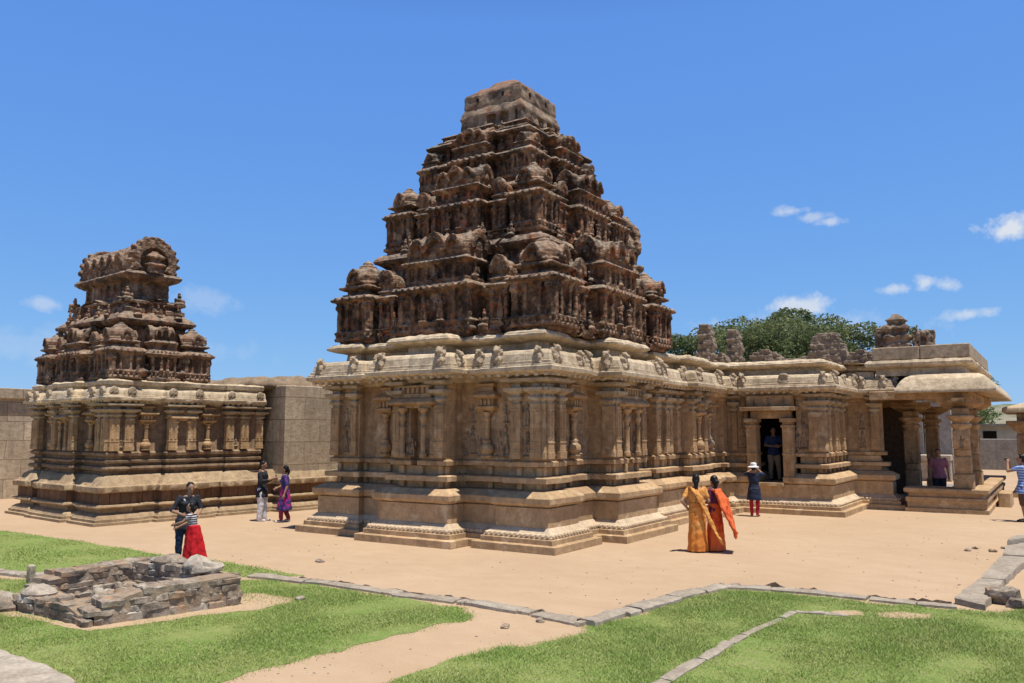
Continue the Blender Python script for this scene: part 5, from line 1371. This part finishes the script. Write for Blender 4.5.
# mother and child
p = Person('woman in black top and jeans hugging a child in a red skirt', 183, 561, 62, 1.45, dict(elL=(.19, -.06, .66), wrL=(.13, -.19, .60), elR=(-.165, -.05, .65), wrR=(-.06, -.20, .61)), lean=(.12, -.08), turn=12, head_down=.22)
p.hair('tied'); p.top(BLK_, sleeve=.95, hem=(.40, .118, .09)); p.trousers(JEAN); p.shoes(BLK_)
p.drape(WHT, [(-.03, -.075, .80), (0, -.085, .74), (.0, -.083, .72)], [(.012, 0, 0)] * 3, .006, 'collar_print', 0)
p = Person('child in striped top and long red skirt hugging a woman in black', 192, 568, -52, 1.14, dict(elL=(.13, -.13, .72), wrL=(.07, -.26, .68), elR=(-.14, -.12, .69), wrR=(-.09, -.26, .62), kneeR=(-.06, .05, .285), ankR=(-.06, .16, .06), toeR=(-.065, .09, .02)), lean=(0, -.12), head_down=-.1)
p.hair('bun'); p.top(striped('striped_knit', (.02, .02, .03), (.5, .48, .5), 26), z0=.61, sleeve=.45); p.skirt(RED, .66, .11, (.108, .09), (.15, .185), 9, .12, (0, .04)); p.shoes(BLK_)
# pair by the ashlar wall
p = Person('man in long black shirt and white trousers looking at his phone', 261, 521, 118, 1.61, dict(elL=(.135, -.03, .66), wrL=(.05, -.19, .70), elR=(-.135, -.03, .66), wrR=(-.05, -.19, .71), kneeL=(.055, -.03, .285), ankL=(.05, -.03, .04), toeL=(.055, -.12, .016)), female=False, head_down=.25)
p.hair(); p.top(BLK_, sleeve=1.0, hem=(.40, .115, .085), fore=.55); p.trousers(WHT, .016); p.shoes(WHT)
s = MB(); s.box(-.035, .035, -.39, -.375, 1.12, 1.25); tag(link('phone', s.bevel('phone', .004), BLK_, None, p.root.location[:], p.root.rotation_euler.z), 'dark phone held by the man in a black shirt', 'phone')
def patched(name, c1, c2, sc_=7):
    m, t, b = new_mat(name); o = t.n('ShaderNodeTexCoord').outputs['Object']; z = t.n('ShaderNodeSeparateXYZ', {0: o}).outputs[2]
    n = t.noise(o, sc_, 3, .5); f = t.math('MULTIPLY', t.ramp(n, [(.48, 0), (.53, 1)]), t.ramp(z, [(.35, 0), (.45, 1), (.95, 1), (1.05, .15)]))
    t.t.links.new(t.mix(f, c1, c2), b.inputs['Base Color']); b.inputs['Roughness'].default_value = .75
    return m
p = Person('woman in a blue and magenta patterned long kurta walking by the wall', 284, 522, -42, 1.50, dict(kneeL=(.05, -.06, .285), ankL=(.05, -.05, .04), toeL=(.055, -.14, .016), ankR=(-.05, .08, .05), toeR=(-.055, .0, .016), elL=(.18, .04, .65), wrL=(.21, -.01, .50), elR=(-.17, -.03, .65), wrR=(-.15, -.13, .60)), turn=-15)
p.hair('tied'); KU = patched('patterned_kurta', (.035, .03, .13), (.42, .02, .22)); p.top(KU, sleeve=.9); p.skirt(KU, .56, .21, (.10, .075), (.155, .13), 8, .08, name='kurta_skirt'); p.trousers(cloth('maroon_cotton', (.28, .03, .06)), .012, .9); p.shoes(WHT)
# two women in saris
GOLD = patched('gold_sari', (.60, .205, .038), (.64, .29, .075), 9); ORG = patched('orange_sari', (.66, .135, .035), (.52, .07, .022), 8); MAR = cloth('maroon_blouse', (.16, .03, .06), (.05, .03, .10), 30); GPALE = cloth('pale_gold_silk', (.64, .32, .09), (.52, .21, .045), 18)
p = Person('woman in a golden orange sari with long braid, seen from behind', 698, 552, 212, 1.54, dict(elR=(-.15, .03, .655), wrR=(-.13, -.10, .70), elL=(.21, .07, .66), wrL=(.12, -.02, .56)), lean=(0, -.04), turn=-10)
p.hair('braid'); p.top(GPALE, sleeve=.6); p.skirt(GOLD, .64, .012, (.095, .075), (.128, .115), 9, .08, name='sari')
p.drape(GPALE, [(.07, -.05, .80), (.05, .065, .82), (.0, .095, .74), (-.06, .105, .60), (-.13, .12, .45), (-.20, .13, .30), (-.26, .16, .16)], [(.05, 0, .03), (.06, 0, .03), (.065, .0, .04), (.06, 0, .06), (.055, .0, .07), (.06, 0, .07), (.05, .02, .06)], .010, 'pallu')
p = Person('woman in a bright orange-red sari with its end blowing out behind', 716, 551, 262, 1.51, dict(elL=(.14, .0, .65), wrL=(.10, -.12, .64), elR=(-.14, .02, .65), wrR=(-.10, -.10, .6)), turn=-25)
p.hair('bun'); p.top(MAR, sleeve=.9); p.skirt(ORG, .64, .012, (.095, .075), (.14, .125), 8, .09, name='sari')
p.drape(ORG, [(-.05, -.085, .68), (.02, -.07, .79), (.03, .065, .815), (.01, .125, .70), (.01, .17, .56), (.0, .22, .42), (.0, .27, .30), (.0, .30, .22)], [(.07, .0, .03), (.09, .02, .02), (.15, .03, .01), (.18, .02, .02), (.20, .03, .04), (.20, .05, .06), (.18, .07, .06), (.15, .08, .06)], .013, 'pallu')

# woman photographing the doorway
p = Person('woman in white sun hat, dark tunic and red leggings photographing the doorway', 755, 516.5, 188, 1.49, dict(elL=(.17, -.06, .80), wrL=(.06, -.16, .89), elR=(-.17, -.06, .80), wrR=(-.06, -.16, .89), ankL=(.055, .012, .04), ankR=(-.05, .012, .04)))
p.hair(); NAVY = cloth('navy_tunic', (.012, .016, .035), (.02, .03, .06)); p.top(NAVY, sleeve=1.0, hem=(.31, .125, .10), fore=.2); p.trousers(cloth('red_leggings', (.42, .018, .035)), .004); p.shoes(cloth('brown_sandal', (.12, .05, .035)))
mb = MB(); c = p.hp((0, .008, .03)); mb.lathe([(.060, 0), (.063, .03), (.058, .055), (.04, .068), (.01, .072)], (c.x, c.y), c.z, 20); mb.lathe([(.06, .0), (.10, -.016), (.115, -.028), (.114, -.034), (.098, -.024), (.055, -.008)], (c.x, c.y), c.z + .006, 24)
p.fin(mb, 'hat', WHT, .010, .006, 9)
# man in the doorway
p = Person('man in dark blue shirt and khaki trousers standing in the doorway', rot=28, H=1.66, loc=(.84, 12.2, .90), pose=dict(elL=(.165, -.05, .66), wrL=(.04, -.16, .66), elR=(-.16, -.04, .66), wrR=(.0, -.15, .64), kneeL=(.075, -.03, .285), ankL=(.095, -.02, .04), toeL=(.11, -.11, .016)), female=False)
p.hair(); p.top(cloth('dark_blue_shirt', (.03, .05, .12)), sleeve=.7, hem=(.48, .11, .08)); p.trousers(cloth('khaki', (.36, .26, .16)), .012); p.shoes(BLK_)
# man in the porch
d = ray(939, 470); t_ = (15.75 - CAM.y) / d.y; q = CAM + d * t_
p = Person('man in a pink shirt and dark trousers standing inside the porch', rot=12, H=1.70, loc=(q.x, 15.75, .15), female=False); p.hair(); p.top(cloth('pink_shirt', (.36, .12, .12), (.20, .10, .18), 30), sleeve=.75, hem=(.46, .115, .085)); p.trousers(BLK_, .012); p.shoes(BLK_)
# photographer cut by the right edge
BL = striped('blue_checked_shirt', (.07, .14, .42), (.30, .42, .66), 14, 2)
p = Person('person in a blue patterned shirt photographing the temple at right edge', 1026, 522, 262, 1.80, dict(elL=(.13, -.17, .75), wrL=(.055, -.18, .875), elR=(-.13, -.17, .75), wrR=(-.055, -.18, .875)), female=False)
p.hair(); p.top(BL, sleeve=.55, hem=(.42, .12, .09)); p.trousers(cloth('brown_shorts', (.12, .07, .045)), .016, .1, 'shorts'); p.shoes(BLK_)
s = MB(); s.box(-.055, .055, -.37, -.33, 1.62, 1.70); s.box(-.025, .025, -.41, -.36, 1.635, 1.685); tag(link('camera_body', s.bevel('camera_body', .006), BLK_, None, p.root.location[:], p.root.rotation_euler.z), 'small dark camera raised by the person in blue', 'camera')

# ------------------------------------------------------------------ grass
def grass(poly, n, hmin, hmax, seed, fat):
    rs = np.random.RandomState(seed); A = np.array(poly); lo, hi = A.min(0), A.max(0)
    X = rs.uniform(lo[0], hi[0], n); Y = rs.uniform(lo[1], hi[1], n)
    X += rs.normal(0, .03, n); Y += rs.normal(0, .03, n)
    jx, jy = X + rs.normal(0, .07, n), Y + rs.normal(0, .07, n)
    k = inside(poly, jx, jy)
    for q in bare: k &= ~(inside(q, jx, jy) & (rs.rand(n) < .86))
    X, Y = X[k], Y[k]
    d = np.array([mnoise.fractal(Vector((x * .8, y * .8, 3)), 1, 2, 4) for x, y in zip(X, Y)])
    keep = rs.rand(len(X)) < np.clip(.72 + d * .9, .15, 1); X, Y, d = X[keep], Y[keep], d[keep]
    m = len(X); h = rs.uniform(hmin, hmax, m) * np.clip(1 + d * .8, .5, 1.7); a = rs.uniform(0, 6.283, m); l = rs.uniform(.3, 1.6, m); b = rs.uniform(0, 6.283, m)
    wv = fat * rs.uniform(.6, 1.3, m)
    dx, dy = np.cos(a) * wv, np.sin(a) * wv; lx, ly = np.cos(b) * l * h, np.sin(b) * l * h
    V = np.empty((m, 3, 3), 'f')
    V[:, 0] = np.stack([X - dx, Y - dy, np.zeros(m)], 1); V[:, 1] = np.stack([X + dx, Y + dy, np.zeros(m)], 1); V[:, 2] = np.stack([X + lx, Y + ly, h], 1)
    return V.reshape(-1, 3)
def grassmat():
    m, t, b = new_mat('grass_blades'); g = t.n('ShaderNodeNewGeometry'); P = g.outputs['Position']
    n1 = t.noise(P, .7, 5, .6); col = t.mix(t.ramp(n1, [(.36, 0), (.64, 1)]), (.20, .305, .056), (.285, .34, .092))
    col = t.mix(t.ramp(g.outputs['Random Per Island'], [(.72, 0), (.95, .8)]), col, (.42, .38, .18))
    col = t.mix(.5, col, t.ramp(t.math('FRACT', t.math('MULTIPLY', g.outputs['Random Per Island'], 37.31)), [(0, .82), (1, 1.1)]), 'MULTIPLY')
    t.t.links.new(col, b.inputs['Base Color']); b.inputs['Roughness'].default_value = .55
    return m
VS = np.concatenate([grass(far_grass, 170000, .012, .03, 1, .006), grass(near_grass, 520000, .010, .030, 2, .0042), grass(mid_grass, 680000, .010, .034, 3, .0042)])
gme = bpy.data.meshes.new('grass'); nv = len(VS); gme.vertices.add(nv); gme.vertices.foreach_set('co', VS.ravel().astype('f'))
gme.loops.add(nv); gme.loops.foreach_set('vertex_index', np.arange(nv, dtype='i')); gme.polygons.add(nv // 3); gme.polygons.foreach_set('loop_start', np.arange(0, nv, 3, dtype='i'))
gme.update(calc_edges=True); gme.validate()
struct(link('grass', gme, grassmat()), 'stuff')
